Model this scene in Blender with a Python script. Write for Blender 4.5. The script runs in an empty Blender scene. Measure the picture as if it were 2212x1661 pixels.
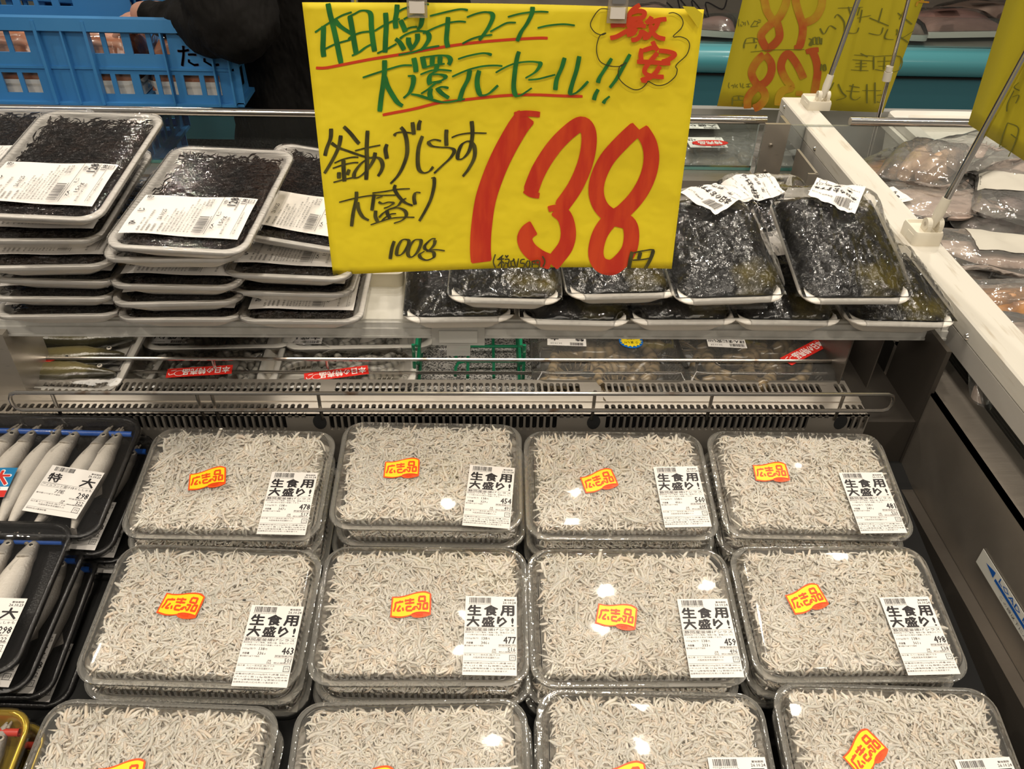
import bpy, bmesh, math, random
import numpy as np
from mathutils import Vector, Matrix, Euler
R_=math.radians
random.seed(7); np.random.seed(7)
SC=bpy.context.scene; COL=SC.collection
CZ=1.55                      # eye height above the floor; everything below is built relative to the eye and lifted at the end
# ------------------------------------------------------------------ camera
FPX,PITCH,YAW,ROLL,CX,CY=1780.0,R_(37.900),R_(2.834),R_(1.882),1106.0,830.5
fw=Vector((math.sin(YAW)*math.cos(PITCH),math.cos(YAW)*math.cos(PITCH),-math.sin(PITCH)))
r0=Vector((math.cos(YAW),-math.sin(YAW),0)); u0=r0.cross(fw)
rr=r0*math.cos(ROLL)+u0*math.sin(ROLL); uu=-r0*math.sin(ROLL)+u0*math.cos(ROLL)
cam=bpy.data.cameras.new('camera'); camo=bpy.data.objects.new('camera',cam); COL.objects.link(camo)
cam.sensor_width=36; cam.lens=FPX/2212*36; cam.clip_start=.02; cam.clip_end=60
mw=Matrix.Identity(4)
for i in range(3): mw[i][0]=rr[i]; mw[i][1]=uu[i]; mw[i][2]=-fw[i]
mw[2][3]=CZ; camo.matrix_world=mw; SC.camera=camo
# ------------------------------------------------------------------ light
SC.view_settings.view_transform='Standard'; SC.view_settings.look='None'
SC.view_settings.gamma=1; SC.view_settings.use_curve_mapping=False; SC.view_settings.exposure=-0.40
SC.cycles.max_bounces=10; SC.cycles.transparent_max_bounces=40; SC.cycles.use_denoising=True
SC.cycles.sample_clamp_indirect=4; SC.cycles.caustics_reflective=False; SC.cycles.caustics_refractive=False
W=bpy.data.worlds.new('world'); SC.world=W; W.use_nodes=True
W.node_tree.nodes['Background'].inputs[0].default_value=(.95,.87,.76,1)
W.node_tree.nodes['Background'].inputs[1].default_value=.25
def area(name,loc,size,power,col=(1,.90,.76),aim=None,size_y=None,disk=False,spread=180):
    l=bpy.data.lights.new(name,'AREA'); l.energy=power; l.color=col; l.size=size
    l.shape='DISK' if disk else ('RECTANGLE' if size_y else 'SQUARE')
    if size_y: l.size_y=size_y
    l.spread=R_(spread)
    o=bpy.data.objects.new(name,l); COL.objects.link(o); o.location=Vector(loc)
    d=(Vector(aim)-Vector(loc)) if aim else Vector((0,0,-1))
    o.rotation_euler=d.to_track_quat('-Z','Y').to_euler()
    return o
for i,(x,y,pw) in enumerate([(.22,1.25,3.2),(.36,.80,3.0),(1.15,1.85,3.4),(-1.6,.5,3),(1.9,.2,3),(-1.1,-.9,5),(.1,-.6,5),(1.2,-.9,5),(.1,2.6,4),(1.6,2.7,5),(-1.3,2.7,4),(-.2,3.2,4)]):
    area('ceiling_spot_lamp',(x,y,1.55),.10,pw*2.0,disk=True,aim=(x*.6,y*.7+.15,-.6),spread=125)
area('ceiling_tube_lamp',(-.1,-2.3,1.45),3.4,36,size_y=.6,aim=(0,.8,-.5))
area('ceiling_tube_lamp',(-2.3,.0,1.5),.4,10,size_y=2.4,aim=(0,.9,-.5))
area('ceiling_tube_lamp',(2.4,.3,1.5),.4,11,size_y=2.4,aim=(0.2,.9,-.5))
# ------------------------------------------------------------------ pixel rays -> real places
def D(px,py): return fw+rr*((px-CX)/FPX)+uu*((CY-py)/FPX)
def onY(px,py,Y): d=D(px,py); return d*(Y/d.y)
def onX(px,py,X): d=D(px,py); return d*(X/d.x)
def onZ(px,py,Z): d=D(px,py); return d*(Z/d.z)
def onP(px,py,p0,n): d=D(px,py); return d*(p0.dot(n)/d.dot(n))
# ------------------------------------------------------------------ materials
def mat(name,col=(.5,.5,.5),rough=.5,metal=0,coat=0,nscale=0,ncol=None,bump=0,bscale=60,stretch=None,spec=.5,sss=0,attr=None,ramp=(.4,.62),croug=.05):
    m=bpy.data.materials.new(name); m.use_nodes=True; nt=m.node_tree; b=nt.nodes['Principled BSDF']
    b.inputs['Base Color'].default_value=(*col,1); b.inputs['Roughness'].default_value=rough; b.inputs['Metallic'].default_value=metal
    b.inputs['Specular IOR Level'].default_value=spec
    b.inputs['Coat Weight'].default_value=coat; b.inputs['Coat Roughness'].default_value=croug
    if sss:
        b.inputs['Subsurface Weight'].default_value=sss; b.inputs['Subsurface Radius'].default_value=(.004,.003,.002); b.inputs['Subsurface Scale'].default_value=.5
    tc=nt.nodes.new('ShaderNodeTexCoord'); mp=nt.nodes.new('ShaderNodeMapping'); nt.links.new(tc.outputs['Object'],mp.inputs[0])
    if stretch: mp.inputs['Scale'].default_value=stretch
    src=None
    if attr:
        a=nt.nodes.new('ShaderNodeAttribute'); a.attribute_name=attr; src=a.outputs['Color']; nt.links.new(src,b.inputs['Base Color'])
    if ncol:
        n=nt.nodes.new('ShaderNodeTexNoise'); n.inputs['Scale'].default_value=nscale; n.inputs['Detail'].default_value=5
        nt.links.new(mp.outputs[0],n.inputs['Vector'])
        r=nt.nodes.new('ShaderNodeValToRGB'); r.color_ramp.elements[0].position=ramp[0]; r.color_ramp.elements[1].position=ramp[1]
        r.color_ramp.elements[0].color=(*col,1); r.color_ramp.elements[1].color=(*ncol,1)
        nt.links.new(n.outputs['Fac'],r.inputs[0])
        if src is None: nt.links.new(r.outputs[0],b.inputs['Base Color'])
    if bump:
        n2=nt.nodes.new('ShaderNodeTexNoise'); n2.inputs['Scale'].default_value=bscale; n2.inputs['Detail'].default_value=4
        nt.links.new(mp.outputs[0],n2.inputs['Vector'])
        bp=nt.nodes.new('ShaderNodeBump'); bp.inputs['Strength'].default_value=bump; bp.inputs['Distance'].default_value=.004 if bscale>10 else .05
        nt.links.new(n2.outputs['Fac'],bp.inputs['Height']); nt.links.new(bp.outputs[0],b.inputs['Normal'])
        nt.links.new(bp.outputs[0],b.inputs['Coat Normal'])
    return m
def film(name,tint=(.97,.97,.97),rough=.06,gl=1.0,bump=0,bscale=40,stretch=None,haze=0,hcol=(.8,.8,.78),dist=.004,ior=1.45):
    """thin clear plastic or glass: lets light through, mirrors by Fresnel, a little milky"""
    m=bpy.data.materials.new(name); m.use_nodes=True; nt=m.node_tree; nt.nodes.clear(); N=nt.nodes.new; L=nt.links.new
    out=N('ShaderNodeOutputMaterial'); tr=N('ShaderNodeBsdfTransparent'); tr.inputs[0].default_value=(*tint,1)
    g=N('ShaderNodeBsdfGlossy'); g.inputs['Roughness'].default_value=rough; g.inputs[0].default_value=(1,1,1,1)
    fr=N('ShaderNodeFresnel'); fr.inputs[0].default_value=ior
    mu=N('ShaderNodeMath'); mu.operation='MULTIPLY'; mu.use_clamp=True; mu.inputs[1].default_value=gl; L(fr.outputs[0],mu.inputs[0])
    mx=N('ShaderNodeMixShader'); L(mu.outputs[0],mx.inputs[0])
    base=tr.outputs[0]
    if haze:
        df=N('ShaderNodeBsdfDiffuse'); df.inputs[0].default_value=(*hcol,1)
        mh=N('ShaderNodeMixShader'); mh.inputs[0].default_value=haze; L(tr.outputs[0],mh.inputs[1]); L(df.outputs[0],mh.inputs[2]); base=mh.outputs[0]
    L(base,mx.inputs[1]); L(g.outputs[0],mx.inputs[2]); L(mx.outputs[0],out.inputs[0])
    if bump:
        tc=N('ShaderNodeTexCoord'); mp=N('ShaderNodeMapping'); L(tc.outputs['Object'],mp.inputs[0])
        if stretch: mp.inputs['Scale'].default_value=stretch
        n=N('ShaderNodeTexNoise'); n.inputs['Scale'].default_value=bscale; n.inputs['Detail'].default_value=3; L(mp.outputs[0],n.inputs['Vector'])
        bp=N('ShaderNodeBump'); bp.inputs['Strength'].default_value=bump; bp.inputs['Distance'].default_value=dist
        L(n.outputs['Fac'],bp.inputs['Height']); L(bp.outputs[0],g.inputs['Normal']); L(bp.outputs[0],fr.inputs['Normal'])
    return m
def steelmat(name,col,rough,stretch=(2,60,60)):
    m=bpy.data.materials.new(name); m.use_nodes=True; nt=m.node_tree; b=nt.nodes['Principled BSDF']; N=nt.nodes.new; L=nt.links.new
    b.inputs['Metallic'].default_value=.72; b.inputs['Base Color'].default_value=(*col,1)
    tc=N('ShaderNodeTexCoord'); mp=N('ShaderNodeMapping'); mp.inputs['Scale'].default_value=stretch; L(tc.outputs['Object'],mp.inputs[0])
    n=N('ShaderNodeTexNoise'); n.inputs['Scale'].default_value=12; n.inputs['Detail'].default_value=6; L(mp.outputs[0],n.inputs['Vector'])
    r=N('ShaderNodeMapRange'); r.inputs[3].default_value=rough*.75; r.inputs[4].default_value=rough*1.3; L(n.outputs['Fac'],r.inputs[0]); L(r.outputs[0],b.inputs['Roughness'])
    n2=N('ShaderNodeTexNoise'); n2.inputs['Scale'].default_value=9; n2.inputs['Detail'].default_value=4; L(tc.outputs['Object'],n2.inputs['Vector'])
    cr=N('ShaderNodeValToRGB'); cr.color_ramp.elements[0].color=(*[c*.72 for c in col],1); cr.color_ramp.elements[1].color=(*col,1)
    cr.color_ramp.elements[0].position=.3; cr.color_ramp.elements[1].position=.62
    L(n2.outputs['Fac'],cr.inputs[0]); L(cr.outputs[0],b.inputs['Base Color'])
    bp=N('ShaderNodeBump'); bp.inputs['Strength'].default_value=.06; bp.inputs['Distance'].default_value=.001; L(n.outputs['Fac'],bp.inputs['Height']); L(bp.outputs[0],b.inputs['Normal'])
    return m
STEEL=steelmat('brushed_steel',(.50,.455,.395),.30)
STEELY=steelmat('brushed_steel_lengthwise',(.50,.46,.41),.34,(60,2,60))
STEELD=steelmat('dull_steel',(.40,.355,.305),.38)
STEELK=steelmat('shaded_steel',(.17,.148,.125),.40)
CHROME=mat('chrome',(.78,.74,.69),.12,1)
WIRE=mat('wire_steel',(.55,.52,.48),.25,1,nscale=40,ncol=(.25,.14,.07),ramp=(.60,.75))
BLACKV=mat('dark_void',(.006,.006,.006),.8)
CREAM=mat('cream_plastic',(.74,.69,.58),.45,nscale=18,ncol=(.68,.62,.50))
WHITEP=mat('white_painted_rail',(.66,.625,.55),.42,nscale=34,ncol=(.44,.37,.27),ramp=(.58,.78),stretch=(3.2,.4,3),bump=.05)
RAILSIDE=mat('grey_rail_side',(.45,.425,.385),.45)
SHELFM=mat('shelf_enamel',(.62,.60,.54),.35)
SHELFE=mat('shelf_edge_plastic',(.50,.49,.455),.4,nscale=60,ncol=(.42,.41,.38))
FOAM=mat('white_foam',(.90,.855,.775),.42,bump=.05,bscale=400,coat=.25,croug=.15)
PAPER=mat('label_paper',(.80,.765,.725),.55)
INK=mat('black_ink',(.013,.010,.012),.5)
GREYINK=mat('grey_ink',(.10,.09,.095),.5)
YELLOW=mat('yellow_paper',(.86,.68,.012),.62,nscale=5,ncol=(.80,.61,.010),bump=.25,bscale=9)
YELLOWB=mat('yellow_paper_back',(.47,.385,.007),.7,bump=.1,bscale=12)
GREENINK=mat('green_marker',(.014,.135,.022),.45,nscale=60,ncol=(.022,.19,.028))
REDINK=mat('red_marker',(.55,.028,.010),.42,nscale=30,ncol=(.66,.06,.012),stretch=(3,3,.6))
REDLINE=mat('red_orange_marker',(.64,.05,.012),.45)
REDB=mat('red_marker_show_through',(.42,.075,.008),.6,nscale=14,ncol=(.48,.30,.01),ramp=(.45,.66))
BLKM=mat('black_marker',(.035,.032,.010),.42,nscale=90,ncol=(.085,.075,.014),stretch=(2,2,.7))
THINB=mat('thin_ink_line',(.05,.045,.01),.5)
SHOWB=mat('ink_show_through',(.14,.135,.012),.6)
CLEARF=film('clear_rim_plastic',(.95,.95,.94),.06,1.5,.3,60,haze=.13,hcol=(.82,.79,.72))
CLEARP=film('clear_pack_plastic',(.965,.965,.955),.055,1.0,.12,18,haze=.05,hcol=(.85,.82,.76))
CLEARR=film('clear_ribbed_plastic',(.93,.93,.915),.09,1.3,.5,120,haze=.22,hcol=(.85,.82,.76))
WRAP=film('stretch_wrap',(.97,.97,.97),.045,1.0,.45,26,haze=.006,dist=.004)
WRAPW=film('crumpled_wrap',(.975,.975,.975),.018,.75,.10,90,haze=.003,dist=.002,stretch=(1.3,.8,1))
WRAPS=film('stretch_wrap_streaked',(.97,.97,.98),.06,1.0,.5,34,stretch=(1.0,9,1),haze=0,dist=.003)
BAG=film('clear_bag',(.96,.96,.955),.05,1.5,.6,44,haze=.115,dist=.006,hcol=(.86,.83,.77))
GLASS=film('case_glass',(.90,.95,.94),.02,1.0,.02,3,haze=.012)
GLASSEDGE=mat('glass_edge_green',(.08,.26,.23),.15,0,coat=1)
FOGGED=film('fogged_glass',(.86,.89,.88),.15,1.0,.2,30,haze=.17,hcol=(.6,.62,.6))
SHIRASU=mat('shirasu_flesh',(.72,.68,.60),.34,attr='tone',spec=.5,sss=.25)
SHIRBASE=mat('shirasu_bed',(.50,.465,.40),.5,nscale=160,ncol=(.66,.62,.545),bump=.8,bscale=220)
HIJIKI=mat('hijiki_black',(.020,.015,.013),.30,nscale=60,ncol=(.045,.026,.018),coat=.35,bump=.7,bscale=260)
WAKAME=mat('wakame_dark',(.0075,.0070,.0065),.28,nscale=13,ncol=(.085,.066,.009),ramp=(.56,.66),coat=.45,bump=.85,bscale=75)
BLKTRAY=mat('black_tray',(.012,.011,.011),.30,bump=.15,bscale=500,coat=.3)
BLUE=mat('blue_straw',(.015,.11,.50),.28,coat=.5)
REDSTRAW=mat('red_straw',(.62,.05,.03),.35)
GOLD=mat('gold_tray',(.52,.36,.035),.28,.6,coat=.4)
SMELT=mat('smelt_skin',(.56,.51,.44),.40,attr='tone',bump=.22,bscale=420,coat=.25,croug=.2)
AYU=mat('sweetfish_skin',(.1,.09,.04),.25,attr='tone',coat=.8,bump=.12,bscale=400)
EYE=mat('fish_eye',(.02,.02,.02),.1,coat=1); EYER=mat('fish_eye_ring',(.55,.5,.42),.3)
CRATEB=mat('blue_crate_plastic',(.042,.215,.50),.38,nscale=4,ncol=(.055,.24,.53))
TEALM=mat('teal_panel',(.055,.20,.245),.38); TEALR=mat('teal_bumper',(.10,.40,.46),.28,coat=.4)
GREENW=mat('green_coated_wire',(.008,.165,.075),.3,coat=.4)
JACKET=mat('black_jacket',(.0065,.0055,.005),.85,bump=1.0,bscale=7,spec=.25,stretch=(1.6,1,.7))
SKINM=mat('skin',(.58,.30,.21),.5,sss=.1); HAIRM=mat('hair',(.012,.01,.009),.45)
def speckle():
    m=mat('speckled_deck',(.32,.31,.30),.35); nt=m.node_tree; b=nt.nodes['Principled BSDF']
    tc=nt.nodes.new('ShaderNodeTexCoord'); v=nt.nodes.new('ShaderNodeTexNoise'); v.inputs['Scale'].default_value=520; v.inputs['Detail'].default_value=2
    nt.links.new(tc.outputs['Object'],v.inputs['Vector'])
    r=nt.nodes.new('ShaderNodeValToRGB'); r.color_ramp.elements[0].position=.44; r.color_ramp.elements[1].position=.53
    r.color_ramp.elements[0].color=(.07,.068,.065,1); r.color_ramp.elements[1].color=(.60,.575,.54,1)
    nt.links.new(v.outputs['Fac'],r.inputs[0]); nt.links.new(r.outputs[0],b.inputs['Base Color']); return m
SPECK=speckle()
# ------------------------------------------------------------------ mesh helpers
class MB:
    def __init__(s): s.v=[]; s.f=[]; s.m=[]
    def add(s,vs,fs,mi=0):
        b=len(s.v); s.v.extend([tuple(x) for x in vs]); s.f.extend([tuple(b+i for i in f) for f in fs]); s.m.extend([mi]*len(fs))
    def box(s,a,b,mi=0):
        x0,y0,z0=a; x1,y1,z1=b
        s.add([(x0,y0,z0),(x1,y0,z0),(x1,y1,z0),(x0,y1,z0),(x0,y0,z1),(x1,y0,z1),(x1,y1,z1),(x0,y1,z1)],
              [(0,3,2,1),(4,5,6,7),(0,1,5,4),(1,2,6,5),(2,3,7,6),(3,0,4,7)],mi)
    def tube(s,pts,r,n=8,mi=0,cap=True,closed=False):
        pts=[Vector(p) for p in pts]; k=len(pts); vs=[]; fs=[]
        rs=r if isinstance(r,(list,tuple)) else [r]*k
        up=None
        for i,p in enumerate(pts):
            if closed: t=(pts[(i+1)%k]-pts[i-1])
            else: t=(pts[min(i+1,k-1)]-pts[max(i-1,0)])
            t=t.normalized() if t.length>1e-9 else Vector((0,0,1))
            if up is None:
                up=Vector((0,0,1)) if abs(t.z)<.9 else Vector((0,1,0))
            a=up-t*up.dot(t); a=a.normalized() if a.length>1e-6 else t.orthogonal().normalized()
            up=a; b=t.cross(a)
            for j in range(n):
                th=2*math.pi*j/n; vs.append(p+(a*math.cos(th)+b*math.sin(th))*rs[i])
        for i in range(k if closed else k-1):
            i2=(i+1)%k
            for j in range(n): fs.append((i*n+j,i*n+(j+1)%n,i2*n+(j+1)%n,i2*n+j))
        if cap and not closed:
            fs.append(tuple(range(n-1,-1,-1))); fs.append(tuple((k-1)*n+j for j in range(n)))
        s.add(vs,fs,mi)
    def loft(s,loops,mi=0,cap0=False,cap1=False):
        n=len(loops[0]); vs=[p for l in loops for p in l]; fs=[]
        for i in range(len(loops)-1):
            for j in range(n): fs.append((i*n+j,i*n+(j+1)%n,(i+1)*n+(j+1)%n,(i+1)*n+j))
        if cap0: fs.append(tuple(range(n-1,-1,-1)))
        if cap1: fs.append(tuple((len(loops)-1)*n+j for j in range(n)))
        s.add(vs,fs,mi)
    def grid(s,fn,nu,nv,mi=0):
        vs=[fn(i/nu,j/nv) for j in range(nv+1) for i in range(nu+1)]
        fs=[(j*(nu+1)+i,j*(nu+1)+i+1,(j+1)*(nu+1)+i+1,(j+1)*(nu+1)+i) for j in range(nv) for i in range(nu)]
        s.add(vs,fs,mi)
    def mesh(s,name,mats,smooth=True):
        me=bpy.data.meshes.new(name); me.from_pydata(s.v,[],s.f)
        for m in (mats if isinstance(mats,(list,tuple)) else [mats]): me.materials.append(m)
        if any(s.m): me.polygons.foreach_set('material_index',s.m)
        if smooth:
            me.polygons.foreach_set('use_smooth',[True]*len(me.polygons))
            try: me.set_sharp_from_angle(angle=R_(smooth if smooth is not True else 38))
            except Exception: pass
        me.update(); return me
    def obj(s,name,mats,parent=None,smooth=True,loc=None):
        return link(name,s.mesh(name,mats,smooth),parent,loc)
def link(name,me,parent=None,loc=None,rot=None):
    o=bpy.data.objects.new(name,me); COL.objects.link(o)
    if parent: o.parent=parent
    if loc is not None: o.location=loc
    if rot is not None: o.rotation_euler=rot
    return o
def tag(o,label,cat,group=None,kind=None):
    if label: o['label']=label
    if cat: o['category']=cat
    if group: o['group']=group
    if kind: o['kind']=kind
    return o
def thing(name,label,cat,loc=(0,0,0),rot=(0,0,0),group=None,M=None):
    o=bpy.data.objects.new(name,None); o.empty_display_size=.02; COL.objects.link(o)
    if M is not None: o.matrix_world=M
    else: o.location=loc; o.rotation_euler=rot
    return tag(o,label,cat,group)
def MW(loc,rot): return Matrix.Translation(Vector(loc))@Euler(rot).to_matrix().to_4x4()
def copy_tree(o,parent=None):
    c=o.copy(); COL.objects.link(c); c.parent=parent
    for ch in o.children: copy_tree(ch,c)
    return c
def rrect(w,d,r,z,n=4,cx=0,cy=0):
    out=[]; w/=2; d/=2; r=min(r,w,d)
    for qx,qy,a0 in ((1,1,0),(-1,1,90),(-1,-1,180),(1,-1,270)):
        for i in range(n+1):
            a=R_(a0+90*i/n); out.append((cx+qx*(w-r)+r*math.cos(a),cy+qy*(d-r)+r*math.sin(a),z))
    return out
def hsh(i): return (math.sin(i*127.1)*43758.5453)%1
from mathutils import noise as NZ
def nz(x,y,z=0): return NZ.noise(Vector((x,y,z)))
def foam_tray(w,d,h,r,flare=.014,rim=.007,t=.004,name='tray',m=FOAM):
    b=MB(); L=lambda w_,d_,r_,z: rrect(w_,d_,r_,z,6)
    b.loft([L(w-2*flare,d-2*flare,r*.7,0),L(w-2*flare*.9,d-2*flare*.9,r*.75,.002),L(w-.006,d-.006,r,h-.006),L(w,d,r,h-.004),L(w+.001,d+.001,r,h-.002),L(w-.001,d-.001,r,h),
            L(w-rim,d-rim,r*.95,h+.0006),L(w-2*rim+.002,d-2*rim+.002,r*.9,h-.0005),L(w-2*rim,d-2*rim,r*.88,h-.003),L(w-2*rim-.004,d-2*rim-.004,r*.85,h-.008),L(w-2*rim-2*flare*.8,d-2*rim-2*flare*.8,r*.7,t)],cap0=True,cap1=True)
    return b.mesh(name,m,50)
# ---- text -> mesh
_tx={}
def text_geo(body,bold=0.0):
    k=(body,round(bold,3))
    if k in _tx: return _tx[k]
    cu=bpy.data.curves.new('t','FONT'); cu.body=body; cu.size=1; cu.offset=bold; cu.resolution_u=1
    o=bpy.data.objects.new('t',cu); COL.objects.link(o)
    dg=bpy.context.evaluated_depsgraph_get(); me=bpy.data.meshes.new_from_object(o.evaluated_get(dg))
    vs=[tuple(v.co) for v in me.vertices]; fs=[tuple(p.vertices) for p in me.polygons]
    bpy.data.objects.remove(o); bpy.data.curves.remove(cu); bpy.data.meshes.remove(me)
    if vs:
        a=np.array(vs); bb=(a[:,0].min(),a[:,0].max(),a[:,1].min(),a[:,1].max())
    else: bb=(0,1,0,1)
    _tx[k]=(vs,fs,bb); return _tx[k]
def put_text(b,body,x,y,h,w=None,bold=0,z=0,mi=0,fn=None,xs=1):
    """glyphs of body with left edge x, bottom y, height h; w: total width (stretched); None keeps the proportion"""
    vs,fs,(x0,x1,y0,y1)=text_geo(body)
    if not vs: return
    sy=h/max(y1-y0,.01); sx=(w/(x1-x0)) if w else sy*xs
    # heavier weights: the glyph printed again a hair to each side
    n=0 if not bold else (4 if bold<.03 else 8); r=bold*h*.85
    for k in range(max(n,1)):
        dx,dy=(r*math.cos(6.2832*k/n),r*.8*math.sin(6.2832*k/n)) if n else (0,0); zz=z+k*.000004
        P=[(x+(v[0]-x0)*sx+dx,y+(v[1]-y0)*sy+dy,zz) for v in vs]
        if fn: P=[fn(*p) for p in P]
        b.add(P,fs,mi)
def rect(b,x,y,w,h,z=0,mi=0): b.add([(x,y,z),(x+w,y,z),(x+w,y+h,z),(x,y+h,z)],[(0,1,2,3)],mi)
def barcode(b,x,y,w,h,seed=1,z=0,mi=0):
    rnd=random.Random(seed); cx=x
    while cx<x+w:
        bw=rnd.choice((1,1,2,3))*w/95; rect(b,cx,y,min(bw,x+w-cx),h,z,mi); cx+=bw+rnd.choice((1,1,2,3))*w/95
def frame(b,x,y,w,h,t,z=0,mi=0):
    rect(b,x,y,w,t,z,mi); rect(b,x,y+h-t,w,t,z,mi); rect(b,x,y,t,h,z,mi); rect(b,x+w-t,y,t,h,z,mi)
# ---- brush strokes
def smooth_pts(p,n=5):
    if len(p)<3: 
        a,b=p[0],p[-1]; return [(a[0]+(b[0]-a[0])*i/4,a[1]+(b[1]-a[1])*i/4) for i in range(5)]
    q=[p[0]]+list(p)+[p[-1]]; out=[]
    for i in range(1,len(q)-2):
        p0,p1,p2,p3=[np.array(q[i+k],float) for k in (-1,0,1,2)]
        for j in range(n):
            t=j/n; out.append(tuple(.5*((2*p1)+(-p0+p2)*t+(2*p0-5*p1+4*p2-p3)*t*t+(-p0+3*p1-3*p2+p3)*t**3)))
    out.append(tuple(p[-1])); return out
def stroke(b,pts,w,fn,nib=None,k=0,mi=0):
    """ribbon along pts (pixel plane); nib: chisel angle in degrees - thick across it, thin along it; fn maps to the sheet"""
    P=smooth_pts(pts); n=len(P); L=[]; Rr=[]
    for i in range(n):
        a=np.array(P[max(i-1,0)]); c=np.array(P[min(i+1,n-1)]); t=c-a; l=np.hypot(*t); t=t/l if l>1e-6 else np.array((1.,0))
        nn=np.array((-t[1],t[0])); ww=w
        if nib is not None:
            na=np.array((math.cos(R_(nib)),-math.sin(R_(nib)))); ww=w*max(.36,abs(nn@na))
        if i==0 or i==n-1: ww*=.86
        p=np.array(P[i]); L.append(p+nn*ww/2); Rr.append(p-nn*ww/2)
    vs=[fn(*q,k+.9*i/n) for i,q in enumerate(L)]+[fn(*q,k+.9*i/n) for i,q in enumerate(Rr)]
    b.add(vs,[(i,i+1,n+i+1,n+i) for i in range(n-1)],mi)
# ================================================================== SETTING
TA=R_(9.5); NW=Vector((0,-math.sin(TA),math.cos(TA))); P0=Vector((0,.41,-.63))   # plane of the whitebait pack rims
ZD=-.626      # lower prawn deck
ZS=-.497      # shelf top
b=MB(); b.box((-4,-1.2,-1.57),(5,6,-CZ)); fl=b.obj('floor',mat('floor_vinyl',(.20,.19,.18),.35,nscale=3,ncol=(.26,.25,.235))); tag(fl,None,None,kind='structure')
b=MB(); b.box((-4,5.9,-CZ),(5,6,1.6)); tag(b.obj('wall_back',mat('back_wall_paint',(.20,.19,.175),.7)),None,None,kind='structure')
# ------------------------------------------------------------------ refrigerated case
case=thing('display_case','stainless steel refrigerated case with slotted vents and black plastic well','display case',(0,.7,-CZ))
def cpart(bm,name,m,parent=None,smooth=30):
    o=bm.obj(name,m,parent or case,smooth); o.location=-(case.location if parent is None else Vector((0,0,0))); return o
b=MB(); ca,sa=math.cos(TA),math.sin(TA)
def wl(x,y,z): return P0+Vector((x,y*ca-z*sa,y*sa+z*ca))      # well frame: x, along the slope, off the slope
b.add([wl(-1.0,-.35,-.079),wl(.5,-.35,-.079),wl(.5,.31,-.079),wl(-1.0,.31,-.079),wl(-1.0,-.35,-.10),wl(.5,-.35,-.10),wl(.5,.31,-.10),wl(-1.0,.31,-.10)],
      [(0,1,2,3),(7,6,5,4),(0,4,5,1),(1,5,6,2),(2,6,7,3),(3,7,4,0)])
cpart(b,'well_deck',BLACKV)
# right wall of the well, its ledge and outer lip
WZ=-.5565
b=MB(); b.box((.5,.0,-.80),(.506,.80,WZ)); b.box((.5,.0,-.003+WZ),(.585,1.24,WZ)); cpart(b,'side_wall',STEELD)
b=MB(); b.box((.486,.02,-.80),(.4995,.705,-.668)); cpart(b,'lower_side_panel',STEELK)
b=MB(); b.box((.4975,.70,-.70),(.503,.79,-.50)); b.box((.44,.702,-.75),(.5,.706,-.60)); b.box((.425,.706,-.604),(.4975,1.0,-.600)); cpart(b,'corner_plate',mat('corner_steel',(.07,.06,.05),.45,.5))
# slotted vent panels: cells with a real rounded hole in each
def slotted(fn,u0,u1,v0,v1,pitch,sw,vh0,vh1,skip=lambda u:False,dots=lambda u:False,bm=None,depth=None):
    bm=bm or MB(); n=int((u1-u0)/pitch)
    def q(*uv): bm.add([fn(*p) for p in uv],[tuple(range(len(uv)))])
    q((u0,v0),(u1,v0),(u1,vh0-.0012),(u0,vh0-.0012)); q((u0,vh1+.0012),(u1,vh1+.0012),(u1,v1),(u0,v1))
    a,c=vh0-.0012,vh1+.0012
    for i in range(n):
        x0=u0+i*pitch; x1=x0+pitch; xm=(x0+x1)/2
        if skip(xm): q((x0,a),(x1,a),(x1,c),(x0,c)); continue
        r=sw/2; t0,t1=vh0,vh1
        if dots(xm): t0=vh1-sw*1.25
        hole=[]
        for k in range(5): th=R_(180+45*k); hole.append((xm+r*math.cos(th),t0+r+r*math.sin(th)))
        for k in range(5): th=R_(45*k); hole.append((xm+r*math.cos(th),t1-r+r*math.sin(th)))
        m0=(t0+t1)/2
        # left half / right half around the hole
        vs=[(x0,a),(x1,a),(x1,c),(x0,c)]+hole
        P=[fn(*p) for p in vs]
        bm.add(P,[(0,1,8,7,6),(0,6,5,4),(1,9,8),(3,0,4,13),(1,2,9),(2,3,12,11,10),(2,10,9),(3,13,12)])
        if depth:
            d=Vector(depth); H=[Vector(fn(*p)) for p in hole]; H2=[h+d for h in H]; k=len(H)
            bm.add(H+H2,[(i,(i+1)%k,k+(i+1)%k,k+i) for i in range(k)])
    q((u0+n*pitch,a),(u1,a),(u1,c),(u0+n*pitch,c))
    return bm
XV0,XV1=-1.0,.44
hooks=[onY(690,905,.70).x,onY(1283,905,.70).x,onY(1817,908,.70).x]
gap=lambda u:any(abs(u-h)<.011 for h in hooks)
dots=lambda u:any(-.037<u-h<-.011 for h in hooks) 
VT=-.5905
zA0,zA1=onY(1100,929,.70).z,onY(1100,896,.70).z
f1=slotted(lambda u,v:(u,.70,v),XV0,XV1,-.66,VT,.0075,.0050,zA0,zA1,gap,dots,depth=(0,.004,0))
cpart(f1,'vent_front_panel',STEEL,smooth=False)
yB0,yB1=onZ(1100,890,VT).y,onZ(1100,873,VT).y
f2=slotted(lambda u,v:(u,v,VT),XV0,XV1,.70,yB1+.004,.0075,.0050,yB0,yB1,gap,depth=(0,0,-.004))
yC0,yC1=onZ(1100,846,VT).y,onZ(1100,827,VT).y
f2.box((XV0,yB1+.004,VT-.002),(XV1,yC0-.006,VT+.0012))
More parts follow.
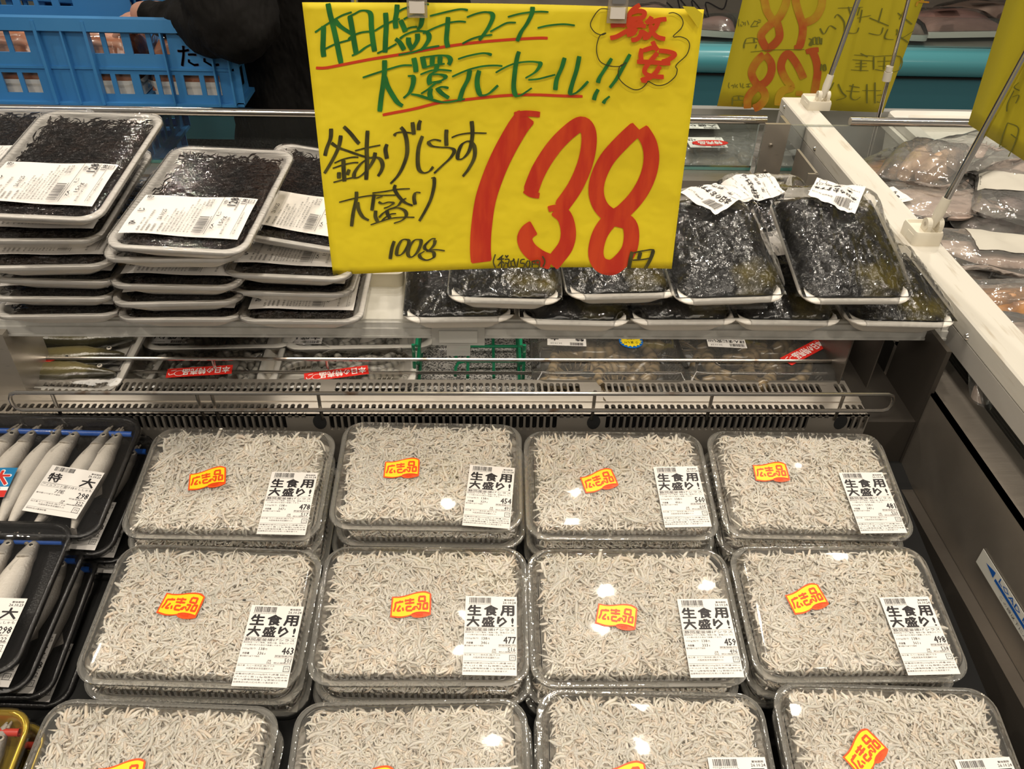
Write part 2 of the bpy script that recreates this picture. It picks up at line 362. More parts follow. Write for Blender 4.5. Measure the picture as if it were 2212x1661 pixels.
f3=slotted(lambda u,v:(u,v,VT),XV0,.435,yC0-.006,yC1+.006,.0075,.0052,yC0,yC1,lambda u:any(abs(u-h)<.009 for h in hooks) or u<-.50,depth=(0,0,-.004))
f2.v+= []; bb=len(f2.v); f2.v+=f3.v; f2.f+=[tuple(i+bb for i in f) for f in f3.f]; f2.m+=f3.m
cpart(f2,'vent_top_panel',STEEL,smooth=False)
b=MB(); b.box((XV0,.715,-.72),(XV1,.717,-.60)); b.box((XV0,.717,-.64),(XV1,yB1+.01,-.63)); cpart(b,'vent_duct',BLACKV)
b=MB(); b.box((XV0,.778,ZD-.02),(.4245,1.02,ZD)); cpart(b,'prawn_deck',SPECK)
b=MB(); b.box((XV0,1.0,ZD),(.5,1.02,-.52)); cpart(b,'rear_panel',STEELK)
# hook holes + round sockets
for h in hooks:
    b=MB(); b.loft([[(h+.0075*math.cos(a)*1,.6995,-.5985+.0105*math.sin(a)) for a in np.linspace(0,6.283,17)[:-1]]],cap0=True); cpart(b,'hook_socket',BLACKV,smooth=False)
    if abs(h-hooks[1])>.01: continue
    b=MB(); b.loft([[(h+.0095*math.cos(a),.777+.006*math.sin(a),VT+.0006) for a in np.linspace(0,6.283,17)[:-1]]],cap1=True); cpart(b,'hook_socket',BLACKV,smooth=False)
# side brackets under the shelf
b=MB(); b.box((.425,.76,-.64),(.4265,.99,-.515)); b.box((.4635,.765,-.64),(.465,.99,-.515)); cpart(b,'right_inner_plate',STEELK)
q=[onX(x,y,-.535) for x,y in ((0,716),(40,716),(95,836),(58,862),(0,862))]
b=MB(); X0=-.505; pts=[Vector((X0,.735,-.508)),Vector((X0,.80,-.508)),Vector((X0,.80,-.60)),Vector((X0,.735,-.592))]
b.add([(p.x,p.y,p.z) for p in pts]+[(p.x-.05,p.y,p.z) for p in pts],[(0,1,2,3),(7,6,5,4),(0,4,5,1),(3,2,6,7),(0,3,7,4),(1,5,6,2)]); cpart(b,'left_bracket',STEEL)
# back of the island: steel ledge, dark recess, panels
b=MB(); zl=-.556
b.box((-1.5,1.255,zl-.014),(.452,1.32,zl)); b.box((.50,1.255,zl-.014),(1.6,1.32,zl)); cpart(b,'back_ledge',STEEL)
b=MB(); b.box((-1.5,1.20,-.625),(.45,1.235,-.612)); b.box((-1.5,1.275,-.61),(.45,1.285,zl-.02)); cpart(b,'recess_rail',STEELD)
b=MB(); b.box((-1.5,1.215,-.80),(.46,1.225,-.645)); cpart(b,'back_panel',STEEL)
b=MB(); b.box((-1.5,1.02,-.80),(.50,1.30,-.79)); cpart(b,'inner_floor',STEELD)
for i,x in enumerate((.452,.505)):
    b=MB()
    if i==0:
        b.box((x,1.27,-.80),(x+.040,1.276,-.466)); b.box((x+.034,1.276,-.80),(x+.040,1.31,-.466))
    else: b.box((x,1.16,-.80),(x+.004,1.255,-.50)); b.box((x-.012,1.158,-.80),(x+.004,1.162,-.50))
    o=cpart(b,'upright_post',STEEL)
    if i==0:
        for zz in (-.50,-.545,-.60,-.66,-.70):
            s=MB(); s.tube([(x+.015,1.27,zz),(x+.015,1.266,zz)],[.0035,.0025],10); s.obj('screw',CHROME,o)
# neighbouring bay to the right
b=MB(); b.box((.585,.10,-.64),(1.9,1.25,-.615)); b.box((.585,.10,-.64),(.59,1.25,WZ)); cpart(b,'side_bay_deck',mat('bay_floor',(.12,.115,.11),.35,nscale=6,ncol=(.2,.19,.18)))
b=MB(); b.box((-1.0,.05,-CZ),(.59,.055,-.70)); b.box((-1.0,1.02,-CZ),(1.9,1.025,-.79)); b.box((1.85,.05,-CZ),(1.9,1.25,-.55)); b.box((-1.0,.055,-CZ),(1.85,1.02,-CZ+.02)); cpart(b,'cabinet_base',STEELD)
# back glass with its chrome top rail
case_glass=thing('back_glass','clear upright glass along the back of the case under a chrome rail','glass screen',(0,1.30,-.556))
for x0,x1 in ((-1.5,.452),):
    b=MB(); b.box((x0,1.299,-.553),(x1,1.305,-.478)); o=b.obj('pane',GLASS,case_glass); o.location=-case_glass.location
b=MB(); b.box((-1.5,1.2983,-.5555),(.452,1.3058,-.5505)); o=b.obj('pane_edge',GLASSEDGE,case_glass); o.location=-case_glass.location
b=MB(); b.tube([(-1.5,1.302,-.471),(.462,1.302,-.471)],.0068,12); o=b.obj('top_rail',CHROME,case_glass); o.location=-case_glass.location
g2=thing('back_glass','misted upright glass behind the bagged squid under a chrome rail','glass screen',(1.0,1.30,-.556))
b=MB(); b.box((.50,1.299,-.553),(1.6,1.305,-.478)); o=b.obj('pane',FOGGED,g2); o.location=-g2.location
b=MB(); b.tube([(.60,1.302,-.471),(1.6,1.302,-.471)],.0068,12); o=b.obj('top_rail',CHROME,g2); o.location=-g2.location
b=MB(); b.box((.50,1.2983,-.5555),(1.6,1.3058,-.5505)); o=b.obj('pane_edge',GLASSEDGE,g2); o.location=-g2.location
# opposite side of the island (packs behind the glass)
b=MB(); b.box((-.02,1.34,-.72),(1.6,1.74,-.70)); b.box((-.02,1.34,-CZ),(0,1.74,-.70)); b.box((1.58,1.34,-CZ),(1.6,1.74,-.70)); b.box((-.02,1.72,-.70),(1.6,1.74,-.60)); b.box((0,1.34,-CZ),(1.6,1.36,-.72))
tag(b.obj('clam_counter',mat('pale_counter',(.30,.30,.285),.4)),'pale counter holding bagged clams behind the back glass','counter')
# ------------------------------------------------------------------ upper shelf
shelf=thing('steel_shelf','long grey enamelled shelf carrying the seaweed trays','shelf',(0,.76,ZS-.022))
yf=onZ(1030,690,ZS).y
b=MB(); b.box((-1.0,yf,ZS-.012),(.525,1.0,ZS)); o=b.obj('shelf_board',SHELFM,shelf,30); o.location=-shelf.location
zt,zb=onY(1030,697,yf-.003).z,onY(1030,723,yf-.003).z
b=MB(); b.box((-1.0,yf-.004,ZS-.010),(.522,yf,ZS-.002)); b.box((-1.0,yf-.007,zb),(.522,yf-.002,zb+.010)); b.box((-1.0,yf-.003,zb+.008),(.522,yf,ZS-.008)); b.box((-1.0,yf-.0085,zb-.001),(.522,yf-.006,zb+.0015))
o=b.obj('price_rail',SHELFE,shelf,30); o.location=-shelf.location
for x in (.43,-.50):
    b=MB(); b.add([(x,yf,ZS-.012),(x,.99,ZS-.012),(x,.99,ZS-.05),(x+.003,yf,ZS-.012),(x+.003,.99,ZS-.012),(x+.003,.99,ZS-.05)],[(0,1,2),(5,4,3),(0,3,4,1),(1,4,5,2),(2,5,3,0)]); o=b.obj('shelf_bracket',STEELD,shelf,False); o.location=-shelf.location
b=MB(); b.box((-.95,.790,ZS-.020),(.42,.806,ZS-.0125)); o=b.obj('added_lamp_bar',CREAM,shelf,30); o.location=-shelf.location  # bar added under the shelf to house the fill lights
for xx in (-.62,-.04,.28): area('added_shelf_fill',(xx,.798,ZS-.021),.42,.19,size_y=.012,spread=170)  # fill lights added to brighten the prawn trays under the shelf
# price tag holder on the shelf edge
tl,br=onY(932,706,yf-.011),onY(1047,745,yf-.011); lo=onY(985,768,yf-.011)
hold=thing('tag_holder','empty clear plastic price tag holder on the shelf edge','price tag holder',((tl.x+br.x)/2,yf-.011,br.z))
cxh=(tl.x+br.x)/2
b=MB(); b.box((tl.x-cxh,-.001,0),(br.x-cxh,.0015,tl.z-br.z)); b.box((-.013,-.0005,lo.z-br.z),(.013,.0015,.002)); b.box((-.02,.0015,tl.z-br.z-.006),(.02,.004,tl.z-br.z)); b.obj('holder_plate',film('holder_plastic',(.8,.8,.78),.2,1,haze=.55,hcol=(.58,.57,.53)),hold,30)
b=MB(); b.box((tl.x-cxh+.008,-.0022,.004),(br.x-cxh-.008,-.0012,tl.z-br.z-.004)); b.obj('blank_card',mat('grey_card',(.47,.465,.43),.5),hold,30)
# sign stand base on the shelf, with pole and clip bar
stp=onZ(812,632,ZS)
stand=thing('sign_stand','cream plastic sign stand between the hijiki trays and wrapped wakame','sign stand',(stp.x,stp.y+.0,ZS))
b=MB(); n=4
b.loft([rrect(.062,.075,.008,z_,4,0,.05) if f else rrect(.054,.066,.008,z_,4,0,.05) for z_,f in ((0,1),(.017,1),(.0185,0))],cap0=True,cap1=True)
b.loft([rrect(.040,.05,.006,z_,4,-.004,.056) for z_ in (.0185,.030)]+[rrect(.034,.044,.006,.032,4,-.004,.056)],cap1=True); b.obj('stand_base',CREAM,stand)
b=MB(); b.tube([(-.004,.056,.03),(-.004,.056,.07)],.008,10); b.obj('pole_socket',CREAM,stand)
ST=Vector((stp.x-.004,stp.y+.056,ZS))
sY=.726
zt_=onY(1086,2,sY).z
b=MB(); b.tube([(-.004,.056,.06),(-.004,.056,zt_+.06-ZS)],.0035,10); b.obj('pole',CHROME,stand)
b=MB(); xl,xr=onY(640,0,sY).x-stp.x,onY(1530,0,sY).x-stp.x
b.tube([(-.004,.056,zt_+.03-ZS),(-.004,sY-stp.y+.004,zt_+.03-ZS)],.003,8)
b.tube([(xl,sY-stp.y+.004,zt_+.016-ZS),(xr,sY-stp.y+.004,zt_+.016-ZS)],.004,8); b.tube([(-.004,sY-stp.y+.004,zt_+.03-ZS),(-.004,sY-stp.y+.004,zt_+.016-ZS)],.003,8); b.obj('clip_bar',CHROME,stand)
# ------------------------------------------------------------------ wire guards
def guard(name,label,wires,sup,ends,Y,r=.0022):
    g=thing(name,label,'wire guard',(0,Y,VT))
    z0,z1=wires; x0,x1=ends; off=Vector((0,Y,VT))
    b=MB(); rc=.008
    loop=[(x0+rc,z0),(x1-rc,z0),(x1-rc*.3,z0+rc*.3),(x1,z0+rc),(x1,z1-rc),(x1-rc*.3,z1-rc*.3),(x1-rc,z1),(x0+rc,z1),(x0+rc*.3,z1-rc*.3),(x0,z1-rc),(x0,z0+rc),(x0+rc*.3,z0+rc*.3)]
    b.tube([(x-0,0,z-VT) for x,z in loop],r,8,closed=True); b.obj('wire_frame',WIRE,g)
    for xs in sup:
        b=MB(); b.tube([(xs,.003,z1-VT+.001),(xs,.003,z0-VT),(xs,.006,-.004)],r*.9,8); b.obj('wire_upright',WIRE,g)
    return g
zl0,zl1=onY(1000,886,.694).z,onY(1000,850,.694).z
guard('wire_guard','lower chrome wire guard in front of the slotted vents',(zl0,zl1),[onY(x,880,.694).x for x in (120,430,462,690,1283,1535,1817)],(onY(25,868,.694).x,onY(1928,868,.694).x),.694)
zu0,zu1=onY(1000,805,.792).z,onY(1000,777,.792).z
guard('wire_guard','upper chrome wire guard along the prawn and shrimp trays',(zu0,zu1),[onY(x,795,.792).x for x in (150,462,707,1273,1505,1795)],(onY(70,790,.792).x,onY(1820,790,.792).x),.792)
# ------------------------------------------------------------------ white rail on the right
rail=thing('divider_rail','long cream white rail dividing the case from the bagged squid','rail',(.553,1.0,-.565))
RX0,RX1,RZ=.53,.577,-.48
b=MB(); xs=[(RX0,-.5015),(RX0,RZ-.002),(RX0+.002,RZ),(RX1-.002,RZ),(RX1,RZ-.002),(RX1,-.53),(RX0+.004,-.53),(RX0+.004,-.503),(RX0+.0012,-.503),(RX0+.0012,-.5015)]
b.loft([[(x,.30,z) for x,z in xs],[(x,1.44,z) for x,z in xs]],cap0=True,cap1=True); o=b.obj('rail_top',WHITEP,rail,30); o.location=-rail.location
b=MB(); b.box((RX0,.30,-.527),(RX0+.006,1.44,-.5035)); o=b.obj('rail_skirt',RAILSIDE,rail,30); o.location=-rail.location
for (x,y) in ((1694,232),(1760,322),(2088,727)):
    p=onX(x,y,RX0); s=MB(); s.tube([(0,.0,0),(-.0018,0,0)],[.004,.003],12); s.tube([(-.0018,0,0),(-.0020,0,0)],[.0018,.0016],8); s.obj('rail_screw',CHROME,rail,True,p-rail.location)
for yy in (.42,1.20):
    b=MB(); b.box((.545,yy-.01,WZ),(.565,yy+.01,-.527)); o=b.obj('rail_post',STEELD,rail,30); o.location=-rail.location
# glass partition under the rail
b=MB(); b.box((.548,.50,WZ),(.552,1.19,-.528)); tag(b.obj('partition_glass',GLASS),'low clear glass strip under the white rail','glass strip')
# load line sticker on the well wall
A=[onX(x,y,.4993) for x,y in ((2125,1185),(2107,1210))]
ylen=.30; zt2,zb2=A[0].z,A[1].z; yA=(A[0].y)
ls=thing('load_line_sticker','white and blue LOAD LINE sticker on the steel well wall','sticker',(.4993,yA-ylen/2,(zt2+zb2)/2))
hh=(zt2-zb2)/2
b=MB(); b.box((-.0004,-ylen/2,-hh),(0,ylen/2,hh)); b.obj('sticker_sheet',mat('sticker_white',(.70,.69,.63),.45),ls,30)
b=MB(); fnL=lambda x,y,z:(-.0008-z*8,ylen/2-x,y)        # x runs towards the viewer from the far tip
def lr(x,y,w,h,mi=0): b.add([fnL(*p,0) for p in ((x,y),(x+w,y),(x+w,y+h),(x,y+h))],[(0,1,2,3)],mi)
b.add([fnL(*p,0) for p in ((.012,hh*.30),(.028,hh*.72),(.028,-.05*hh))],[(0,1,2)]); lr(.031,-.1*hh,.12,.34*hh); lr(.17,-.1*hh,.12,.34*hh)
put_text(b,'LOAD LINE',.036,hh*.36,hh*.52,w=.072,bold=.015,fn=fnL); put_text(b,'LOAD LINE',.18,hh*.36,hh*.52,w=.072,bold=.015,fn=fnL)
b.obj('blue_print',mat('blue_ink',(.01,.10,.42),.4),ls,False)
b=MB(); put_text(b,'この線以下に入れてください。',.046,-hh*.72,hh*.36,w=.095,fn=fnL); put_text(b,'この線以下に入れてください。',.185,-hh*.72,hh*.36,w=.095,fn=fnL); b.obj('black_print',GREYINK,ls,False)
# ================================================================== MAIN SIGN
sgn=thing('price_sign','large yellow handwritten sale sign reading 138 yen hanging over the trays','sign',(.02,sY,-.43))
def wav(p): return .0035*math.sin(p.x*13+1)+.003*math.sin(p.z*17+p.x*9)+.004*((p.x-.02)/.18)**2*(-1)
def sfn(px,py,k=0):
    p=onY(px,py,sY); p.y+=wav(p)-.0005-k*.00003*1.0
    return p-sgn.location
cTL,cTR,cBR,cBL=[np.array(c,float) for c in ((654,3),(1517,16),(1450,578),(722,584))]
def sheetfn(u,v):
    q=(cTL*(1-u)+cTR*u)*(1-v)+(cBL*(1-u)+cBR*u)*v
    p=onY(q[0],q[1],sY); p.y+=wav(p); 
    return p-sgn.location
b=MB(); b.grid(sheetfn,48,34); so=b.obj('sheet',YELLOW,sgn)
sm=so.modifiers.new('thick','SOLIDIFY'); sm.thickness=.0004; sm.offset=1
b=MB(); P=[onY(x,y,sY-.0115) for x,y in ((1474,13),(1500,15),(1518,30),(1509,61))]; b.add([p-sgn.location for p in P],[(0,3,2,1)]); b.obj('folded_corner',mat('yellow_shaded_fold',(.62,.49,.01),.65),sgn)  # same paper, its shading on the fold painted as darker yellow
C={1:(660,0,7.373),2:(900,0,6.144),3:(1230,0,7.373),4:(760,100,7.373),5:(1040,100,6.506),6:(690,250,5.978),7:(720,380,7.9),8:(1000,230,4.489),
   'B':(1540,0,6.144),'Z':(1440,0,2.865)}
def px(c,pts): x0,y0,s=C[c]; return [(x0+x/s,y0+y/s) for x,y in pts]
def S(txt):   # 'x,y x,y;x,y ...' -> list of polylines
    return [[tuple(float(q) for q in p.split(',')) for p in l.split()] for l in txt.strip().split(';') if l.strip()]
def ink(name,m,items,fn,parent,k0=0):
    b=MB(); k=k0
    for c,w,nib,txt in items:
        for l in S(txt): stroke(b,px(c,l),w,fn,nib,k); k+=1
    return b.obj(name,m,parent,False)
G1="""365,40 395,200 440,380 500,650 570,1000;160,500 290,410 450,310 600,230 740,185;295,400 290,600 285,760 300,890;470,300 540,390 630,460 740,530;290,780 480,690 700,630;
710,250 740,420 780,680 810,850;680,260 780,215 880,165 980,170 1040,230 1050,420 1070,620 1100,820;690,630 760,560 900,510 1080,495;740,880 850,830 960,750 1060,700;
1275,200 1285,400 1275,600 1265,840;1100,490 1250,400 1400,330 1500,300;1140,850 1300,780 1450,700;1460,70 1450,200 1430,330 1440,455;1490,180 1560,140 1700,95 1860,70 1965,70;
1510,320 1560,430 1590,510;1560,310 1640,270 1760,240 1850,260 1850,340 1830,420 1780,480;1600,470 1680,440 1780,430;1430,620 1500,680 1570,800;1500,620 1600,550 1760,500 1900,510 1960,560 1960,640 1900,740 1830,810;
1640,600 1640,680 1680,770;1780,540 1780,640 1720,750 1660,810;1480,880 1700,840 1900,780 2130,740"""
G2="""175,215 400,160 580,125 680,140;80,450 250,370 420,310 560,290 655,298;418,230 405,400 395,540 415,640;665,235 780,190 900,165 990,180 1010,240 960,360 880,480 830,545;605,590 720,530 850,490 1005,470;
975,430 1080,370 1200,310 1320,305;1210,230 1350,190 1500,165 1650,155 1750,160;1540,90 1530,180 1470,310 1390,430 1335,555;1605,375 1750,340 1950,320 2100,335"""
G4="""522,220 520,400 500,600 470,800 445,1035;175,490 400,420 600,360 800,310 960,310;520,480 570,640 660,800 730,900 810,955;985,190 1010,310 1020,420;890,480 970,490 975,600 920,740 820,830;940,770 1050,790 1200,840 1400,900 1550,905 1800,860;
1120,170 1140,260 1160,360;1090,190 1250,170 1400,155 1520,170 1570,230 1540,310;1285,170 1275,310;1405,165 1400,290;1150,350 1300,310 1480,290;1090,460 1250,400 1400,385 1590,405;1360,300 1330,400 1250,470 1230,560 1250,620;1250,460 1400,460 1490,500 1420,560 1250,590;
1430,580 1300,600;1330,600 1220,690 1100,765;1260,680 1240,770 1260,850;1540,680 1430,660 1330,700;1360,690 1440,770 1545,840;1690,215 1850,165 2050,125 2150,125 2230,150;1595,500 1750,430 1900,375 2100,330 2290,320 2400,330;1880,390 1850,540 1770,700 1710,890;2030,400 2000,520 2000,650 2040,780 2110,800 2200,760 2330,640"""
G5="""200,385 330,310 480,250 650,225 780,230 830,260 760,370 620,460;530,80 500,180 470,380 455,600 490,710 560,700 640,650 710,600;660,485 800,470 950,430 1040,405;1170,160 1130,300 1060,470 1040,625;1375,135 1340,320 1280,520 1250,660 1310,670 1400,600 1500,490;
1825,155 1740,300 1660,430 1635,510;2080,90 1980,280 1890,450 1800,575;1640,600 1600,680 1580,755;1800,695 1740,750 1710,800"""
R2="""1110,50 1040,90 960,170 930,260;960,180 1070,145 1170,160 1170,220 1120,260;940,280 1060,265 1130,260;930,260 930,380 980,400;960,340 1080,340 1150,300;650,390 760,370 880,375;640,585 740,560 880,480 1000,420;970,400 1100,370 1200,390;900,530 1000,500 1050,420;970,610 1060,590 1120,520 1130,470 1220,520 1250,560;
1290,230 1260,280 1200,340;1240,330 1330,300 1420,275 1520,265;1400,290 1350,400 1290,470 1220,560 1150,560;1270,360 1300,470 1380,550 1500,580;1300,620 1350,720 1390,760;1140,740 1120,830 1130,950;1160,770 1300,720 1340,730;1400,765 1560,780 1650,820 1560,900 1450,940;1060,950 1250,950 1450,960 1580,960;
1380,800 1300,900 1200,1030 1180,1110 1240,1160 1380,1180 1480,1180;1420,1010 1350,1120 1260,1200 1140,1240 1220,1250"""
CL="""630,130 480,130 370,270 330,390 400,500 510,540 575,510 530,520 470,570 430,720 440,870 500,980 640,1035 800,1035 890,975 880,990 800,1030 770,1130 790,1240 890,1340 1030,1405 1150,1370 1240,1260;1240,1260 1380,1325 1530,1290 1660,1170 1690,1060 1665,1020 1700,960 1830,830 1880,690 1850,590 1740,540 1625,540 1740,420 1780,320 1740,220 1640,165 1555,175"""
K6="""160,140 155,260 110,380 85,480;165,320 250,380 400,440 560,500 680,530;285,230 260,370 180,540 80,700;320,120 400,200 480,300 520,345;205,575 320,530 440,510 510,515;185,640 320,600 440,580 510,580;320,540 325,680 335,810;265,690 265,770;395,660 370,730;195,815 350,780 480,760;
465,430 600,400 790,370;625,180 615,400 620,600 610,800;725,460 700,560 620,680 520,760 460,760 470,690 560,580 680,520 780,540 820,620 800,700 760,760;875,360 855,430 875,545;965,260 1000,220 1100,215 1220,235;1050,150 1100,220 1130,350 1130,500 1080,650 1010,770 920,860;1200,90 1220,250;1305,70 1285,120 1280,195;
1330,270 1280,420 1270,600 1290,700 1350,740 1420,720 1470,665;1640,195 1635,300 1640,405;1570,340 1480,320 1410,350 1450,400 1560,420 1680,430 1740,470 1690,560 1580,660 1480,750;1705,300 1800,265 1950,245 2160,250;1965,90 1975,200 1970,330 1930,480 1850,570 1790,570 1790,500 1840,390 1930,350 2000,420 2000,560 1930,700 1850,800"""
K7="""410,215 405,350 360,550 330,790;120,380 400,320 650,290 850,295 1070,300;430,390 450,520 520,640 620,700;675,250 900,230 1100,205 1310,203;705,270 690,400 670,540;740,340 850,310;1065,130 1050,200 1120,320 1230,430 1360,485;1250,360 1180,390 1100,480 960,530 860,590 790,660;780,400 850,430 950,410 1030,430 960,480 870,510;
735,540 730,640 770,730;920,540 940,620 980,680;960,530 1100,510 1220,560 1250,640 1180,720 1040,765;650,775 800,730 1000,680 1200,670 1390,680;1080,605 990,610 900,660 840,720;1490,275 1410,270 1380,350 1400,470;1670,40 1720,45 1715,200 1660,400 1570,580 1470,745;
1050,1060 1010,1180 980,1360;1260,1040 1180,1050 1110,1160 1090,1280 1150,1300 1230,1230 1290,1120 1290,1060 1240,1040;1470,1050 1390,1060 1310,1160 1280,1290 1340,1340 1430,1270 1490,1150 1500,1070 1460,1050;1750,1055 1680,1050 1570,1150 1570,1210 1640,1230 1720,1150 1740,1070;1560,1250 1480,1300 1500,1360 1600,1400 1710,1360 1720,1290 1680,1260 1590,1250;1600,1240 1760,1230 1905,1255"""
N8="""620,110 530,230 400,460 300,680 220,920 180,1180 170,1380 180,1510"""
N8b="""655,850 740,640 880,420 1030,260 1150,180 1215,240 1225,380 1185,580 1090,800 950,1000;900,1010 990,1090 1025,1230 1000,1360 920,1470 860,1540;860,1520 740,1470 640,1390 600,1300 630,1230 690,1190;
1690,200 1560,330 1400,520 1310,720 1300,880 1360,1010 1480,1090 1600,1130 1635,1230 1615,1380 1540,1490 1440,1560 1330,1530 1290,1420 1330,1250 1430,1110 1560,1020 1700,860 1790,680 1825,500 1800,340 1720,210"""
N8c="""500,100 620,85 750,95;600,830 660,870 745,885;830,1015 900,1000 990,1010"""
K8="""1640,1400 1620,1480 1605,1565;1650,1410 1760,1385 1835,1380 1815,1460 1760,1560;1720,1400 1700,1470;1640,1480 1740,1470 1810,1455"""
K8s="""315,1430 295,1500 315,1560;390,1440 340,1480;330,1480 400,1475;375,1450 375,1560;340,1540 375,1500 400,1520;410,1440 425,1460;440,1440 420,1465;405,1480 445,1480 440,1515 405,1510;410,1520 390,1560;435,1520 440,1555 470,1545;465,1490 470,1540 500,1550;490,1470 510,1550;475,1500 500,1475;540,1470 520,1560;
600,1480 565,1485 560,1515 595,1520 590,1555 550,1560;630,1490 610,1530 630,1560 650,1530 640,1490;670,1500 670,1560;670,1500 740,1495 735,1560 720,1560;705,1500 705,1525;670,1525 735,1525;770,1450 795,1500 775,1550"""
ink('red_underline',REDLINE,[(1,6.2,None,"175,1062 330,1065 600,1020 1000,950 1470,880 1770,832 2212,760 2700,695 3200,650 3700,618 3860,618"),(4,6.2,None,"490,1095 700,1060 1000,1010 1400,920 1800,880 2080,850 2450,815 2900,800 3400,812 3680,812")],sfn,sgn,0)
ink('green_lettering',GREENINK,[(1,11.5,12,G1),(2,11,14,G2),(4,11.5,14,G4),(5,11,16,G5)],sfn,sgn,2)
ink('red_lettering',REDLINE,[(3,10,None,R2)],sfn,sgn,80)
ink('cloud_outline',THINB,[(3,2.1,None,CL)],sfn,sgn,70)
ink('black_lettering',BLKM,[(6,9.2,12,K6),(7,8.2,12,K7)],sfn,sgn,10)
ink('price_numerals',REDINK,[(8,45,None,N8),(8,33,None,N8b),(8,13,None,N8c)],sfn,sgn,20)
ink('yen_mark',BLKM,[(8,9,10,K8)],sfn,sgn,70); ink('tax_note',BLKM,[(8,3,None,K8s)],sfn,sgn,75)
# clips holding the sign
for i,(x,y0,y1) in enumerate(((902,-6,37),(1331,-6,49))):
    p=onY(x,y1,sY-.006); pt=onY(x,y0,sY-.006); h=pt.z-p.z+.01
    cl=thing('sign_clip',('clear plastic clip on the sign above the green lettering','clear plastic clip on the sign beside the red lettering')[i],'clip',(p.x,p.y,p.z))
    b=MB(); b.loft([rrect(.0165,.0022,.001,z,3,0,-.001) for z in (0,h)],cap0=True,cap1=True); b.obj('clip_jaw',film('clip_plastic',(.9,.88,.84),.08,1.5,haze=.25,hcol=(.7,.62,.5)),cl)
    b=MB(); b.loft([rrect(.0125,.003,.001,z,3,0,-.003) for z in (.004,.0125)],cap0=True,cap1=True); b.obj('clip_pad',mat('clip_pad_white',(.72,.66,.58),.4),cl)
    b=MB(); b.box((-.0055,-.0045,.0155),(.0055,-.002,h)); b.box((-.0055,-.002,h-.002),(.0055,.010,h)); b.obj('clip_spring',CHROME,cl,30)
# ================================================================== OTHER SIGNS
def quadsheet(o,q,m,n=10,bend=0):
    q=[np.array(v,float) for v in q]; b=MB()
    nn=Vector(np.cross(q[1]-q[0],q[3]-q[0])).normalized()
    def f(u,v):
        p=(q[0]*(1-u)+q[1]*u)*(1-v)+(q[3]*(1-u)+q[2]*u)*v
        return Vector(p)+nn*bend*math.sin(u*3.1)*(.5+.5*v)-o.location
    b.grid(f,n,n); s=b.obj('sheet',m,o); md=s.modifiers.new('t','SOLIDIFY'); md.thickness=.0004; md.offset=0; return nn
BY=1.62
q=[onY(1655,-215,BY),onY(2070,-200,BY),onY(1907,243,BY),onY(1549,229,BY)]
bs=thing('price_sign','yellow price sign seen from behind with red numbers showing through','sign',tuple(q[3]))
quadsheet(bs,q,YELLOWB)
bfn=lambda x,y,k=0:onY(x,y,BY-.001-k*.00002)-bs.location
B8="""790,-330 700,-250 660,-120 690,30 720,150 800,280;790,-330 900,-270 980,-150 975,20 900,200 820,280 720,360 640,470 680,590 730,640 810,590 880,500 880,400 850,290;1090,-200 1100,20 1150,200 1190,330 1190,460 1150,625;1440,-150 1450,20 1420,140 1340,250 1200,310;
680,725 580,820 515,950 545,1060 610,1145 680,1220 690,1310 620,1400 540,1440;690,725 770,830 775,960 710,1080 600,1150 510,1230 460,1330 460,1440;1205,1045 1150,920 1080,800 1000,715 930,780 905,900 960,1040 1040,1160 940,1200 880,1280 865,1400;1320,675 1370,800 1390,950 1370,1100 1340,1270"""
ink('red_numerals',REDB,[('B',17,None,B8),('B',11,None,"1235,690 1320,665 1405,660;1080,630 1185,632;1100,1240 1190,1240")],bfn,bs,2)
BK="""440,520 415,580 410,640;440,512 520,500 600,520;420,575 590,560;545,510 550,565;580,590 565,640;260,1295 255,1400;265,1282 340,1270 410,1282;265,1330 400,1330;340,1280 345,1330;400,1380 395,1410;500,690 800,662 1215,656;
1270,510 1310,530 1280,590 1310,600 1300,560;1330,500 1330,580 1370,580 1365,500 1330,500;1385,495 1385,580 1420,575 1415,500 1385,495;1445,505 1440,590;1440,850 1430,940;1465,860 1470,930 1500,930 1490,860 1465,860"""
BS="""345,250 335,300 345,350;370,320 370,345 390,340;380,290 410,300 405,330;430,290 430,340;455,270 480,330;500,355 560,270;500,355 600,345;560,280 600,290 580,330;600,260 640,270;600,300 640,290;215,1095 205,1140 220,1170;240,1140 270,1130 270,1170;290,1110 295,1160;330,1120 310,1140 330,1165;360,1100 375,1160;400,1105 395,1160 420,1160;440,1120 500,1110;440,1150 500,1150;470,1110 470,1160"""
BZ="""1060,50 1215,45;1125,42 1145,100;1040,110 1060,90 1100,140 1095,230;950,175 975,210 1010,160 1050,180;1170,42 1150,90;1195,45 1180,95;1180,112 1265,95;1210,60 1195,140;1335,50 1310,140;1255,110 1375,160;1430,80 1520,150;1480,50 1440,120;1190,170 1170,205 1105,200;1250,205 1320,215 1340,170;1370,180 1350,235 1405,245;1425,180 1450,235 1530,190;1420,210 1500,265;
1282,350 1282,430;1282,350 1445,350 1430,440 1290,430;1305,380 1400,377;1350,350 1345,430;1310,410 1400,408;1160,340 1285,346;1200,330 1245,352;1150,370 1280,377;1170,392 1240,392;1165,412 1240,412;1140,432 1250,437;1205,370 1202,440;
992,500 978,570 1000,620;1035,510 1010,560;1062,520 1085,570 1110,600 1050,620;1130,530 1195,542;1110,562 1195,568;1155,520 1140,600 1170,618 1200,600;1240,520 1240,640;1210,560 1330,560;1290,510 1290,640;1300,590 1340,590 1330,630 1300,630"""
